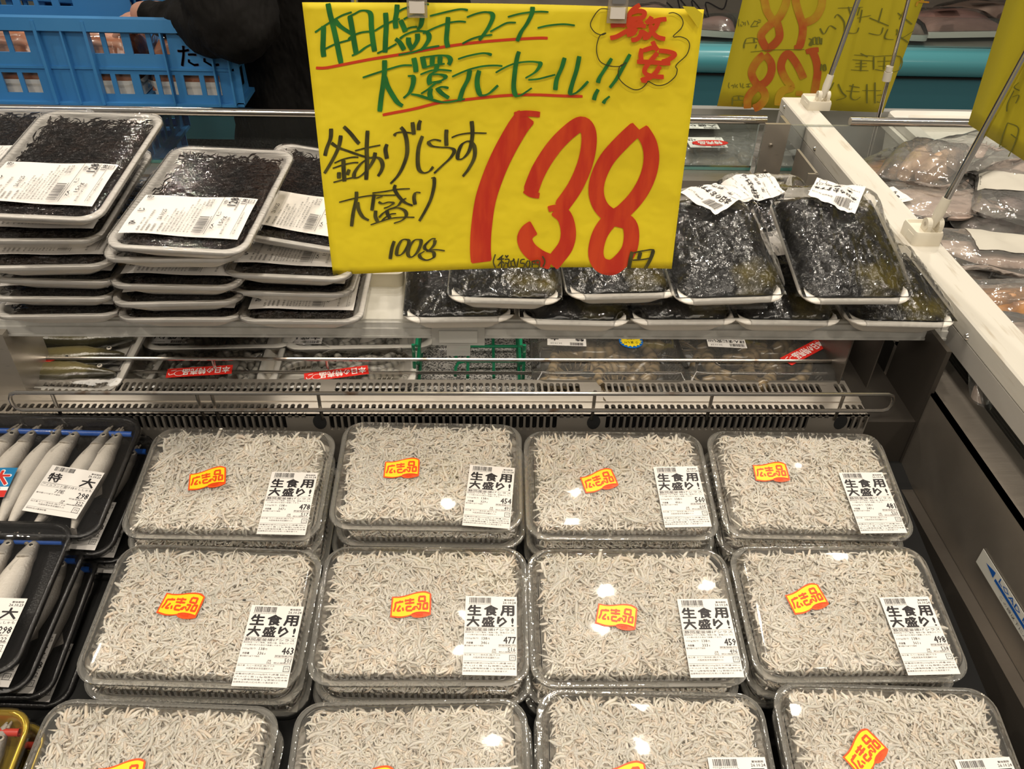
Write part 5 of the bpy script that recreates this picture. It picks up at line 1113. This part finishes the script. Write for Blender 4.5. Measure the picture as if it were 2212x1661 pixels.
# green wire rack on the speckled deck
gx0,gx1=onZ(905,830,ZD).x,onZ(1122,830,ZD).x; gy0,gy1=.80,.90
rack=thing('wire_rack','dark green coated wire rack standing empty on the speckled deck','wire rack',((gx0+gx1)/2,(gy0+gy1)/2,ZD))
def rw(name,pts,r=.0021): 
    b=MB(); b.tube([Vector(p)-rack.location for p in pts],r,8); return b.obj(name,GREENW,rack)
for sx,x in ((-1,gx0),(1,gx1)):
    for k in range(4):
        xx=x+sx*k*.0062*0+ (0 if k%2 else sx*.004); yy=gy0+(gy1-gy0)*k/3; rw('upright_wire',[(xx,yy,ZD+.002),(xx,yy,ZD+.062)])
    for z in (.004,.034,.060): rw('side_wire',[(x,gy0,ZD+z),(x,gy1,ZD+z)])
for k,y in enumerate((gy0+.030,gy0+.062,gy1)):
    xa=gx0+.045; z=ZD+.016
    rw('cross_wire',[(gx1,y,z),(xa+.012,y,z),(xa+.003,y-.004,z),(xa,y-.014,z),(xa,y-.03,z)] if k<2 else [(gx1,y,z),(gx0,y,z)])
for x in (gx0+.060,gx0+.092): rw('base_wire',[(x,gy0,ZD+.013),(x,gy1,ZD+.013)])
# ================================================================== BAGGED SQUID AND FISH (right bay)
FLESH=[mat('squid_tan',(.52,.36,.24),.4,nscale=28,ncol=(.20,.13,.12),ramp=(.5,.66),coat=.5,bump=.5,bscale=60),mat('squid_pale',(.60,.47,.39),.4,nscale=14,ncol=(.50,.37,.31),coat=.5,bump=.2,bscale=30),mat('fish_dark',(.10,.075,.075),.35,nscale=22,ncol=(.30,.22,.20),ramp=(.45,.65),coat=.6,bump=.5,bscale=70),mat('squid_roast',(.50,.24,.08),.4,nscale=26,ncol=(.10,.055,.04),ramp=(.42,.62),coat=.5,bump=.5,bscale=50)]
def pillow(w,d,h,seed,crin=.25,flat=False):
    b=MB(); nu,nv=26,20; P=[[],[]]
    for side in (1,-1):
        def f(u,v):
            x=(u-.5)*2; y=(v-.5)*2; e=(max(0,1-abs(x)**2.6)*max(0,1-abs(y)**2.6))**.5
            cr=1-.06*abs(y)*(1-e)+.03*nz(x*3+seed,y*3)
            z=side*(e*h/2*(1+.25*nz(x*2.2+seed,y*2.2,side)))+(.010*nz(x*1.6+seed,y*1.6,seed)*(1-e)+h*crin*.25*nz(x*5,y*5+seed,side)*(.3+e))
            return (x*w/2*cr,y*d/2*cr,z)
        b.grid(f,nu,nv)
    return b.mesh('bag_film',BAG,70)
def squid_mesh(L,W_,H_,seed,m,name='squid'):
    b=MB(); loops=[]
    for i in range(20):
        t=i/19; p=(math.sin(math.pi*min(1,t*.9+.08))**.55); lp=[]
        for j in range(14):
            a=2*math.pi*j/14; k=1+.16*nz(t*4+seed,math.cos(a)*1.3,math.sin(a)*1.3)
            lp.append(((t-.5)*L,math.cos(a)*W_/2*p*k+.012*math.sin(t*3+seed),math.sin(a)*H_/2*p*k))
        loops.append(lp)
    b.loft(loops,cap0=True,cap1=True)
    for s in range(5):
        y=(s-2)*W_*.14; b.tube([(L*.42,y,0),(L*.50,y*1.3,.004*nz(s,seed)),(L*.62,y*1.9+.01*nz(seed,s),.003)],[W_*.07,W_*.06,W_*.015],6)
    return b.mesh(name,m,True)
def bag(label,cxy,z,w,d,h,rot,seed,fl=0,content=(.8,.6,.8),paper=None,labl=None,tilt=(0,0)):
    p=onZ(*cxy,z); t=thing('fish_bag',label,'bag',tuple(p),(R_(tilt[0]),R_(tilt[1]),R_(rot)),'bagged squid and fish in the side bay')
    link('bag_film',pillow(w,d,h,seed),t)
    n=content[3] if len(content)>3 else 1
    for i in range(n):
        link('squid',squid_mesh(w*content[0],d*content[1]/n,h*content[2],seed+i,FLESH[fl]),t,(0,(i-(n-1)/2)*d*content[1]/n,0),(0,0,.1*(i%2)))
    fm=t.children[0].data; bv=BVHTree.FromPolygons([v.co for v in fm.vertices],[tuple(q.vertices) for q in fm.polygons])
    def lay(x,y,dz):
        hit=bv.ray_cast(Vector((x,y,.3)),Vector((0,0,-1))); return (x,y,(hit[0].z if hit[0] is not None else h*.5)+dz)
    if paper:
        b=MB(); b.grid(lambda u,v:lay((u-.5)*paper[2]+paper[0],(v-.5)*paper[3]+paper[1],.0012),12,10); b.obj('paper_slip',mat('slip_paper',(.52,.49,.42),.6),t)
    if labl:
        ca_,sa_=math.cos(R_(labl[2])),math.sin(R_(labl[2])); on=lambda x,y,dz:lay(labl[0]+x*ca_-y*sa_,labl[1]+x*sa_+y*ca_,dz)
        b=MB(); b.grid(lambda u,v:on(u*.03,v*.045,.0012),6,8); o=b.obj('price_label',PAPER,t)
        c=MB(); barcode(c,.003,.036,.016,.006,3); put_mm(c,45,'いか',4,12,8,w=20,bold=.03); put_mm(c,45,'298',6,24,7,bold=.03); put_mm(c,45,'加工者 たこ一',3,36,2.5,w=22)
        k=MB(); k.add([on(v[0],v[1],.0018) for v in c.v],c.f); k.obj('print',INK,o,False)
    return t
bag('bag of roasted brown squid lying against the white rail',(1925,372),-.550,.24,.10,.045,38,1,3,(.85,.6,.8))
bag('bag of two tan squid with frilled tentacles, top of the heap',(2000,352),-.515,.17,.12,.05,52,2,0,(.78,.70,.9,2),tilt=(-8,0))
bag('flat pale fillet bag with small label beside the white rail',(2015,432),-.535,.18,.13,.03,8,3,1,(.85,.8,.7),labl=(-.080,-.025,8))
bag('bag of dark fish chunk with pink belly behind the near rod',(2105,392),-.550,.17,.10,.042,15,4,2,(.78,.66,.9,2))
bag('empty looking frosted bag at the back of the heap',(2115,325),-.50,.20,.11,.03,24,5,1,(.3,.3,.4))
bag('crinkled clear bag of pink flesh behind the empty looking one',(2190,360),-.52,.16,.10,.035,40,15,1,(.7,.6,.7))
bag('frosted bag with white slip tucked under the edge on yellow sign',(2205,425),-.525,.20,.14,.035,62,6,2,(.6,.4,.5),paper=(.01,.02,.075,.085))
bag('bag of purple dark octopus below the near rod',(2085,482),-.575,.17,.10,.04,24,7,2,(.9,.9,.85))
bag('long bag of dark fish reaching to the frame edge',(2190,480),-.550,.20,.085,.035,22,8,2,(.85,.5,.8))
bag('squid bag with big white paper slip in front of the cream clamp',(2150,545),-.545,.18,.105,.035,-10,9,1,(.8,.6,.5),paper=(.012,.006,.095,.070))
bag('bag of golden roasted squid tube beside the white rail',(2205,648),-.545,.16,.070,.042,-6,10,3,(.9,.85,.9))
bag('bag of pale squid under the golden roasted one',(2120,625),-.580,.17,.11,.035,-25,11,1,(.85,.75,.8))
bag('small crinkled bag of tan flesh between the slip bag and the rail',(2085,560),-.57,.12,.09,.035,50,16,0,(.8,.7,.8))
bag('crumpled bag nearest the viewer right of the white rail',(2260,745),-.545,.17,.11,.035,-20,12,1,(.8,.7,.7))
bag('far bag with reversed label under the white rail beside the posts',(1760,425),-.59,.18,.10,.04,20,15,1,(.7,.6,.6),labl=(-.04,-.02,160))
def ledge_bag(label,c,X,seed,w,d,tilt,rot):
    t=bag(label,c,-.55,w,d,.028,rot,seed,1,(.75,.6,.6),tilt=tilt); t.location=onX(*c,X); return t
ledge_bag('clear bag slumped under the white rail above the steel ledge',(2148,880),.566,13,.125,.055,(0,-38),86)
ledge_bag('small clear bag under the rail near the corner plate',(2062,770),.566,14,.10,.05,(0,-35),92)
# ================================================================== CLAM PACKS beyond the glass
SHELLM=mat('clam_shell',(.07,.055,.045),.3,nscale=20,ncol=(.20,.14,.08),coat=.6,bump=.3,bscale=60)
def clam(seed):
    b=MB(); b.grid(lambda u,v:(math.cos(u*6.2832)*(.022)*math.sin(v*3.1416)*(1+.2*math.sin(u*6.28)),math.sin(u*6.2832)*.018*math.sin(v*3.1416),.010*math.cos(v*3.1416)),16,8); return b.mesh('clam',SHELLM,True)
CLM=clam(1)
def clam_pack(label,c,z,rot,lab=True,oval_=None,n=6):
    p=onZ(*c,z); t=thing('clam_bag',label,'bag',tuple(p),(0,0,R_(rot)),'bags of clams beyond the glass'); link('bag_film',pillow(.20,.15,.05,int(c[0]),.2),t); rs=random.Random(int(c[0]))
    for i in range(n): link('clam',CLM,t,((i%3-1)*.046,(i//3-.5)*.05,0),(rs.uniform(-.4,.4),rs.uniform(-.4,.4),rs.uniform(0,6)))
    if lab: o=link('price_label',P_LABEL,t,(-.05,.0,.036),(0,0,R_(176))); o.scale=(1.6,1.5,1); link('print',MP,o,(0,0,.0002))
    if oval_: b=MB(); b.loft([oval(.075,.030)],cap1=True); o=b.obj('red_sticker',REDST,t,False,(oval_[0],oval_[1],.037)); o.rotation_euler=(0,0,R_(190)); q=MB(); put_text(q,'特売品',-.024,-.008,.016,w=.048,bold=.04,z=.0003); q.obj('white_lettering',WHITEI,o,False)
CZ_=-.665
clam_pack('bag of dark clams with white label, far row beyond the glass',(1585,293),CZ_,4)
clam_pack('bag of clams with red oval sticker, near row beyond the glass',(1525,338),CZ_,-6,False,(.0,-.02))
clam_pack('bag of clams with white label beside the steel upright',(1602,332),CZ_,5)
clam_pack('bag of clams half hidden by the right edge of the big sign',(1495,290),CZ_,0,False)
clam_pack('bag of dark clams seen past the steel upright',(1668,300),CZ_,8,False,(-.02,.03))
# styrofoam box past the misted glass
p=onY(2085,262,1.62)
sb=thing('foam_box','white styrofoam fish box standing past the misted glass','box',(p.x,1.60,-.70))
b=MB(); hb=onY(2060,240,1.70).z+.70; L=lambda w,d,z:rrect(w,d,.02,z,4); b.loft([L(.24,.18,0),L(.26,.20,hb-.005),L(.258,.198,hb),L(.20,.15,hb),L(.195,.145,hb-.004),L(.18,.13,.03)],cap0=True,cap1=True); b.obj('box_body',FOAM,sb)
b=MB(); b.loft([L(.275,.215,hb-.03),L(.275,.215,hb-.018),L(.262,.202,hb-.016)],cap0=True); b.obj('box_rim',FOAM,sb)
# ================================================================== BLUE CRATES
def crate_parts(W_,D_,H_,front_solid=None):
    """stacking crate: windowed walls, ribs, rolled rim. origin at the base centre"""
    parts=[]
    def wall(fn,L,solid=None,pillars=()):
        b=MB(); t=.003; rows=((.018,.052),(.085,.118)); p=.034; n=int((L-.02)/p); xs=[]
        def bx(u0,u1,v0,v1,d0=0,d1=t):
            if u1-u0<1e-5 or v1-v0<1e-5: return
            V=[fn(u,v,d) for u in (u0,u1) for v in (v0,v1) for d in (d0,d1)]
            b.add(V,[(0,2,6,4),(1,5,7,3),(0,4,5,1),(2,3,7,6),(0,1,3,2),(4,6,7,5)])
        def openw(u,v): return True
        us=-L/2
        cells=[]
        x=-L/2+.012
        while x+.028<L/2-.008:
            if not any(abs(x+.013-q)<.042 for q in pillars): cells.append(x)
            x+=p+(.006 if len(cells)%2==0 else 0)
        vb=[0,rows[0][0],rows[0][1],rows[1][0],rows[1][1],H_-.006]
        bx(-L/2,L/2,vb[0],vb[1]); bx(-L/2,L/2,vb[2],vb[3]); bx(-L/2,L/2,vb[4],vb[5])
        for r,(v0,v1) in enumerate(rows):
            cur=-L/2
            for c in cells:
                if solid and r==1 and solid[0]<c+.013<solid[1]: continue
                bx(cur,c,v0,v1); cur=c+.026
            bx(cur,L/2,v0,v1)
        # bevel flanges round the base, middle bands and the rolled rim
        bx(-L/2,L/2,-.001,.006,-.010,t); bx(-L/2,L/2,H_-.006,H_,-.013,t); bx(-L/2,L/2,H_-.02,H_-.006,-.013,-.0105); bx(-L/2,L/2,.060,.064,-.003,0)
        for q in pillars:
            bx(q-.042,q-.037,.004,H_-.004,-.014,0); bx(q+.037,q+.042,.004,H_-.004,-.014,0); bx(q-.001,q+.001,.006,.045,-.006,0); bx(q-.001,q+.001,H_-.04,H_-.006,-.006,0)
        for q in (solid or ()): bx(q-.0015,q+.0015,.004,H_-.004,-.012,0)
        for q in (-L/2+.0015,L/2-.0015): bx(q-.0015,q+.0015,.004,H_-.004,-.012,0)
        return b.mesh('crate_wall',CRATEB,30)
    parts.append(wall(lambda u,v,d:(u,-D_/2+d,v),W_,front_solid,(front_solid[2],) if front_solid and len(front_solid)>2 else (0,)))
    parts.append(wall(lambda u,v,d:(-u,D_/2-d,v),W_,None,(0,)))
    parts.append(wall(lambda u,v,d:(W_/2-d,u,v),D_)); parts.append(wall(lambda u,v,d:(-W_/2+d,-u,v),D_))
    b=MB(); b.box((-W_/2,-D_/2,0),(W_/2,D_/2,.004)); parts.append(b.mesh('crate_floor',CRATEB,30))
    return parts
CY_=1.44
xr=onY(512,210,CY_).x; zb=onY(250,226,CY_).z; zt=onY(60,33,CY_).z; CH=zt-zb; CWd=.62; CD=.30
pil=onY(155,130,CY_).x-(xr-CWd/2); s0=onY(367,150,CY_).x-(xr-CWd/2); s1=onY(466,150,CY_).x-(xr-CWd/2)
CP=crate_parts(CWd,CD,CH,None)
def crate(label,loc,rz,parts):
    t=thing('blue_crate',label,'crate',loc,(0,0,rz),'blue plastic crates beyond the case')
    for m in parts: link(m.name.split('.')[0],m,t)
    return t
# top crate with a plain lettered panel
def front_top():
    def w():
        return None
b=MB()
TC=crate_parts(CWd,CD,CH,(s0,s1,pil))
def trim_solid(parts): return parts
top=crate('top blue crate by the dark jacketed person, lettering on its side',(xr-CWd/2,CY_+CD/2,zb),0,TC)
b=MB(); put_text(b,'たこ一',s0+.020,CH*.47,CH*.23,w=.105,bold=.02,z=0,fn=lambda x,y,z:(x,-CD/2-.0012,y)); b.obj('crate_lettering',mat('crate_print',(.06,.006,.008),.5),top,False)
for i,(dx,dy,rz) in enumerate(((-.20,-.02,0),(-.22,.0,3),(-.19,.01,-2),(-.21,0,1),(-.20,.01,0),(-.2,0,2))):
    z=zb-(i+1)*(CH+.001)
    if z<-CZ: break
    crate(('blue crate right under the top one, seen through the glass','second blue crate under the top one','third blue crate under the top one','fourth blue crate under the top one','fifth blue crate under the top one','lowest blue crate of the stack')[i],(xr-CWd/2+dx,CY_+CD/2+dy,z),R_(rz),CP)
crate('blue crate standing further back behind the top crate',(xr-.62,CY_+.62,zt-.06),R_(-14),CP)
bk=crate('blue crate under the one further back',(xr-.64,CY_+.62,zt-.06-CH-.001),R_(-10),CP)
# salmon packs inside the top crate
SALM=mat('salmon_flesh',(.62,.20,.075),.35,nscale=22,ncol=(.70,.38,.26),stretch=(1,6,1),coat=.6)
for i in range(4):
    t=thing('salmon_pack',f'wrapped orange salmon pack inside the top blue crate, {("pillar end","second from the pillar","third from the pillar","arm end")[i]}','food pack',(xr-CWd+.09+i*.148,CY_+.08,zb+.006),(R_(0),0,0),'salmon packs in the crate')
    b=MB(); b.loft([rrect(.130,.12,.02,z,4) for z in (0,.004)]+[rrect(.138,.13,.02,.03,4)],cap0=True); b.obj('tray',FOAM,t)
    b=MB(); b.grid(lambda u,v:((u-.5)*.126,(v-.5)*.118,.012+CH*.62*(max(0,1-abs(2*u-1)**4)*max(0,1-abs(2*v-1)**4))**.4+.004*nz(u*5,v*5,i)),14,12); b.obj('salmon',SALM,t)
    b=MB(); b.grid(lambda u,v:((u-.5)*.136,(v-.5)*.128,.018+CH*.64*(max(0,1-abs(2*u-1)**5)*max(0,1-abs(2*v-1)**5))**.4),14,12); b.obj('film',WRAP,t)
# ================================================================== PERSON in a dark jacket
def skin_obj(name,chains,m,parent,sub=2,root=None,disp=None):
    """chains: lists of (point, radius); shared points join"""
    V=[];E_=[];Rd=[]
    def idx(p,r):
        for i,q in enumerate(V):
            if (Vector(q)-Vector(p)).length<1e-5: return i
        V.append(tuple(p)); Rd.append(r); return len(V)-1
    for ch in chains:
        pr=None
        for p,r in ch:
            i=idx(p,r)
            if pr is not None and pr!=i: E_.append((pr,i))
            pr=i
    me=bpy.data.meshes.new(name); me.from_pydata(V,E_,[]); o=link(name,me,parent)
    md=o.modifiers.new('skin','SKIN'); md.use_smooth_shade=True
    if not me.skin_vertices: me.skin_vertices.new()
    for i,sv in enumerate(me.skin_vertices[0].data):
        r=Rd[i]; sv.radius=r if isinstance(r,tuple) else (r,r); sv.use_root=(i==(root or 0))
    s=o.modifiers.new('sub','SUBSURF'); s.levels=sub; s.render_levels=sub
    if disp:
        tx=bpy.data.textures.new('folds','CLOUDS'); tx.noise_scale=disp[1]; d=o.modifiers.new('folds','DISPLACE'); d.texture=tx; d.strength=disp[0]; d.mid_level=.5; d.texture_coords='LOCAL'
    me.materials.append(m); return o
PX,PY=onY(650,150,1.60).x+.02,1.66
per=thing('person','person in a black jacket reaching over the blue crate with one bare hand','person',(PX,PY,-CZ))
fz=lambda z:z       # heights above the floor
body=[[((0,0,.92),(.15,.11)),((0,-.02,1.10),(.145,.105)),((-.02,-.07,1.30),(.165,.11)),((-.03,-.09,1.40),(.10,.08)),((-.05,-.11,1.48),(.055,.055)),((-.06,-.13,1.56),(.075,.09)),((-.065,-.14,1.66),(.078,.092))],
      [((0,0,.92),(.15,.11)),((.085,0,.84),(.085,.09)),((.095,.01,.48),(.058,.06)),((.10,.03,.09),(.04,.045)),((.10,-.08,.03),(.04,.03))],
      [((0,0,.92),(.15,.11)),((-.085,0,.84),(.085,.09)),((-.095,.01,.48),(.058,.06)),((-.10,.03,.09),(.04,.045)),((-.10,-.08,.03),(.04,.03))]]
off=Vector((PX,PY,-CZ))
elb=onY(548,86,1.39)-off; wri=onY(322,32,1.53)-off; sh=Vector((-.15,-.10,1.36)); hand0=onY(292,42,1.545)-off
body.append([((-.02,-.07,1.30),(.165,.11)),(tuple(sh),(.06,.06)),(tuple(elb),(.042,.045)),(tuple(wri),(.026,.03)),(tuple(hand0),(.030,.018))])
body.append([((-.02,-.07,1.30),(.165,.11)),((.17,-.06,1.34),(.055,.06)),((.25,-.02,1.08),(.042,.045)),((.20,-.16,.95),(.028,.03)),((.17,-.24,.93),(.034,.018))])
skin_obj('body',body,SKINM,per,2)
jk=[[((0,0,.80),(.185,.155)),((0,-.01,.92),(.185,.150)),((0,-.02,1.10),(.180,.140)),((-.02,-.07,1.30),(.195,.14)),((-.035,-.095,1.42),(.10,.09))],
    [((-.02,-.07,1.30),(.195,.14)),(tuple(sh),(.095,.10)),(tuple((sh+elb)/2+Vector((-.01,-.01,-.02))),(.088,.092)),(tuple(elb+Vector((-.01,0,-.005))),(.078,.088)),(tuple(elb.lerp(wri,.45)+Vector((0,0,.004))),(.044,.050)),(tuple(elb.lerp(wri,.76)),(.034,.038)),(tuple(elb.lerp(wri,1.02)),(.026,.030))],
    [((-.02,-.07,1.30),(.195,.14)),((.18,-.06,1.33),(.085,.09)),((.26,-.02,1.08),(.070,.075)),((.21,-.13,.97),(.045,.048))]]
skin_obj('jacket',jk,JACKET,per,3,0,(.05,.085))
tr=[[((0,0,.95),(.165,.13)),((.088,0,.83),(.105,.11)),((.096,.01,.48),(.078,.08)),((.10,.03,.06),(.065,.07))],[((0,0,.95),(.165,.13)),((-.088,0,.83),(.105,.11)),((-.096,.01,.48),(.078,.08)),((-.10,.03,.06),(.065,.07))]]
skin_obj('trousers',tr,mat('black_trousers',(.008,.008,.009),.8),per,2)
for s in (-1,1):
    b=MB(); b.loft([[(s*.10+math.cos(a)*.045*k,-.03+math.sin(a)*.13*k,z) for a in np.linspace(0,6.283,17)[:-1]] for k,z in ((1,0),(1.02,.03),(.85,.07),(.5,.09))],cap0=True,cap1=True); b.obj('shoe',mat('shoe_black',(.01,.01,.01),.5),per)
# head: face features, hair (above the frame)
b=MB()
def headf(u,v):
    a=u*6.2832; t=v*3.1416; r=.086; return (-.063+math.cos(a)*math.sin(t)*r*.92,-.135+math.sin(a)*math.sin(t)*r*1.05,1.62+math.cos(t)*.115)
b.grid(headf,20,14); b.obj('head',SKINM,per)
b=MB(); b.grid(lambda u,v:(lambda p:(p[0]*1.0-.0+ (p[0]+.063)*.08,p[1]+(p[1]+.135)*.08+.012,p[2]+.012))(headf(u,v*.52)),20,8); b.obj('hair',HAIRM,per)
b=MB(); b.tube([(-.070,-.222,1.635),(-.071,-.245,1.605),(-.070,-.225,1.596)],[.008,.013,.008],8); b.obj('nose',SKINM,per)
for s in (-1,1):
    o=link('eye',EYEM,per,(-.064+s*.032,-.218,1.64),(R_(90),0,0)); o.scale=(3,3,3)
    b=MB(); b.tube([(-.063+s*.082,-.125,1.65),(-.063+s*.090,-.118,1.625),(-.063+s*.080,-.122,1.595)],[.008,.013,.007],8); b.obj('ear',SKINM,per)
b=MB(); b.tube([(-.092,-.219,1.572),(-.066,-.228,1.570),(-.040,-.219,1.572)],[.003,.006,.003],8); b.obj('mouth',mat('lips',(.42,.16,.13),.5),per)
# five fingers closing over the crate rim
dirh=(hand0-wri).normalized(); side=Vector((0,-1,0)); 
for i,(sp,ln) in enumerate(((-.024,.062),(-.008,.072),(.008,.068),(.022,.052))):
    o0=hand0+dirh*.012+Vector((.0,sp,0)); p1=o0+dirh*ln*.45+Vector((0,0,.004)); p2=o0+dirh*ln*.72+Vector((0,0,-ln*.28)); p3=o0+dirh*ln*.74+Vector((0,0,-ln*.58))
    skin_obj('finger',[[(tuple(o0-dirh*.02),.0105),(tuple(p1),.0095),(tuple(p2),.0085),(tuple(p3),.0065)]],SKINM,per,2)
q0=hand0+Vector((0,-.026,0)); skin_obj('thumb',[[(tuple(q0-dirh*.015),.012),(tuple(q0+Vector((-.012,-.022,-.012))),.0105),(tuple(q0+Vector((-.030,-.030,-.028))),.0075)]],SKINM,per,2)
# ================================================================== FISH COUNTER along the back
CYB=2.95
zt_,zm_,zf_=onY(1700,104,CYB).z,onY(1700,161,CYB).z,onY(400,302,CYB).z
fc=thing('fish_counter','long teal fish counter with a rounded bumper at the back','counter',(0,CYB,-CZ))
def fp(b,n,m,s=30): o=b.obj(n,m,fc,s); o.location=-fc.location; return o
b=MB(); b.box((-2.2,CYB+.01,zf_),(3.2,CYB+.7,zt_-.01)); fp(b,'counter_body',TEALM)
b=MB(); b.box((-2.2,CYB+.06,-CZ),(3.2,CYB+.68,zf_)); fp(b,'kick_plate',BLACKV)
b=MB(); hh=(zt_-zm_)/2; zc=(zt_+zm_)/2
b.loft([[(x,CYB-.035+ (0 if abs(math.sin(a))<9 else 0)+.04*(1-math.cos(a)**1)*0+.045-.045*math.cos(a),zc+hh*math.sin(a)) for a in np.linspace(-1.57,1.57,13)]+[(x,CYB+.06,zt_),(x,CYB+.06,zm_)] for x in (-2.2,3.2)],cap0=True,cap1=True); fp(b,'bumper',TEALR,60)
b=MB(); b.box((-2.2,CYB-.004,zm_-.006),(3.2,CYB+.02,zm_)); fp(b,'bumper_seam',BLACKV)
b=MB(); b.box((-2.2,CYB+.05,zt_-.02),(3.2,CYB+.9,zt_-.005)); fp(b,'counter_deck',STEELD)
b=MB(); b.box((-2.2,CYB+.88,zt_),(3.2,CYB+.9,zt_+.9)); fp(b,'back_board',mat('counter_board',(.16,.14,.12),.5,nscale=3,ncol=(.24,.20,.17)))
b=MB(); b.box((-2.2,CYB+.04,zt_),(3.2,CYB+.046,zt_+.10)); fp(b,'low_glass',GLASS)
# the end post of the counter by the crates
b=MB(); xp=onY(232,10,CYB-.25).x; 
t=thing('dark_post','dark grey upright post behind the blue crates','post',(xp,CYB-.3,-CZ)); b.box((-.05,-.03,0),(.05,.03,2.2)); b.box((.052,-.02,0),(.058,.02,2.2)); b.obj('post_body',mat('post_grey',(.055,.055,.058),.4),t,30)
# fish fillets laid on the counter
FLT=[mat('fillet_pink',(.42,.24,.20),.35,nscale=8,ncol=(.30,.17,.15),stretch=(1,5,1),coat=.5,bump=.4,bscale=20),mat('fillet_brown',(.26,.17,.13),.35,nscale=9,ncol=(.36,.26,.21),coat=.5,bump=.4,bscale=20)]
for i,(x,y,w,fl) in enumerate(((1515,60,.26,0),(2045,60,.34,0),(2130,40,.36,1),(1420,60,.26,1),(2240,60,.36,0),(1900,70,.3,1),(330,20,.3,1),(640,30,.3,0))):
    p=onZ(x,y,zt_+.01); t=thing('fillet_pack',('wrapped pink fillet pack on the counter between the two yellow signs','wrapped pink fillet pack with small label on the counter','wrapped brown fillet pack at the far end of the counter','wrapped brown fillet pack behind the large yellow sign','wrapped pink fillet pack past the far brown one','wrapped brown fillet behind the reversed yellow sign','clear fillet pack on the counter by the reaching hand','wrapped fillet pack on the counter behind the person')[i],'food pack',(p.x,max(p.y,CYB+.22),zt_-.004),(R_(-6),0,R_((i*37)%20-10)),'wrapped fillets on the back counter')
    b=MB(); b.loft([rrect(w,.26,.03,z,4) for z in (0,.02)],cap0=True,cap1=True); b.obj('tray',FOAM,t)
    b=MB(); b.grid(lambda u,v:((u-.5)*w*.92,(v-.5)*.24,.021+.05*(max(0,1-abs(2*u-1)**3)*max(0,1-abs(2*v-1)**3))**.5*(1+.3*nz(u*3,v*4,i))),18,14); b.obj('fillet',FLT[fl],t)
    b=MB(); b.grid(lambda u,v:((u-.5)*w,(v-.5)*.26,.02+.058*(max(0,1-abs(2*u-1)**4)*max(0,1-abs(2*v-1)**4))**.5*(1+.25*nz(u*3,v*4,i))),18,14); b.obj('film',WRAP,t)
    o=link('price_label',P_LABEL,t,(.0,-.02,.088),(R_(8),0,R_(170))); o.scale=(1.8,1.8,1); link('print',MP,o,(0,0,.0002))
# price card with scrawled marks behind the sign
p=onY(1545,35,CYB+.10)
t=thing('scribbled_card','clear card holder with black scribbles at the fish counter','card',(p.x,CYB+.14,zt_))
b=MB(); hgt=onY(1545,-40,CYB+.12).z-zt_; b.box((-.17,-.002,0),(.10,.002,hgt)); b.obj('card_sheet',film('card_plastic',(.7,.68,.64),.1,1,haze=.5,hcol=(.24,.22,.19)),t,30)
b=MB(); rs=random.Random(4)
fs=lambda x,y,k=0:onY(x,y,CYB+.137)-t.location
for l in S("1440,5 1470,30 1465,-5 1500,35 1495,0 1530,40 1525,5 1560,20 1570,0;1500,50 1520,90 1520,30 1545,95 1545,35 1570,100 1565,40 1590,70;1440,60 1470,110 1470,50 1500,105 1500,45"): stroke(b,l,3,fs)
b.obj('black_scribble',INK,t,False)
# ================================================================== lift everything from eye height to the floor
for o in SC.objects:
    if o.parent is None and o.type!='CAMERA': o.location.z+=CZ
bpy.context.view_layer.update()
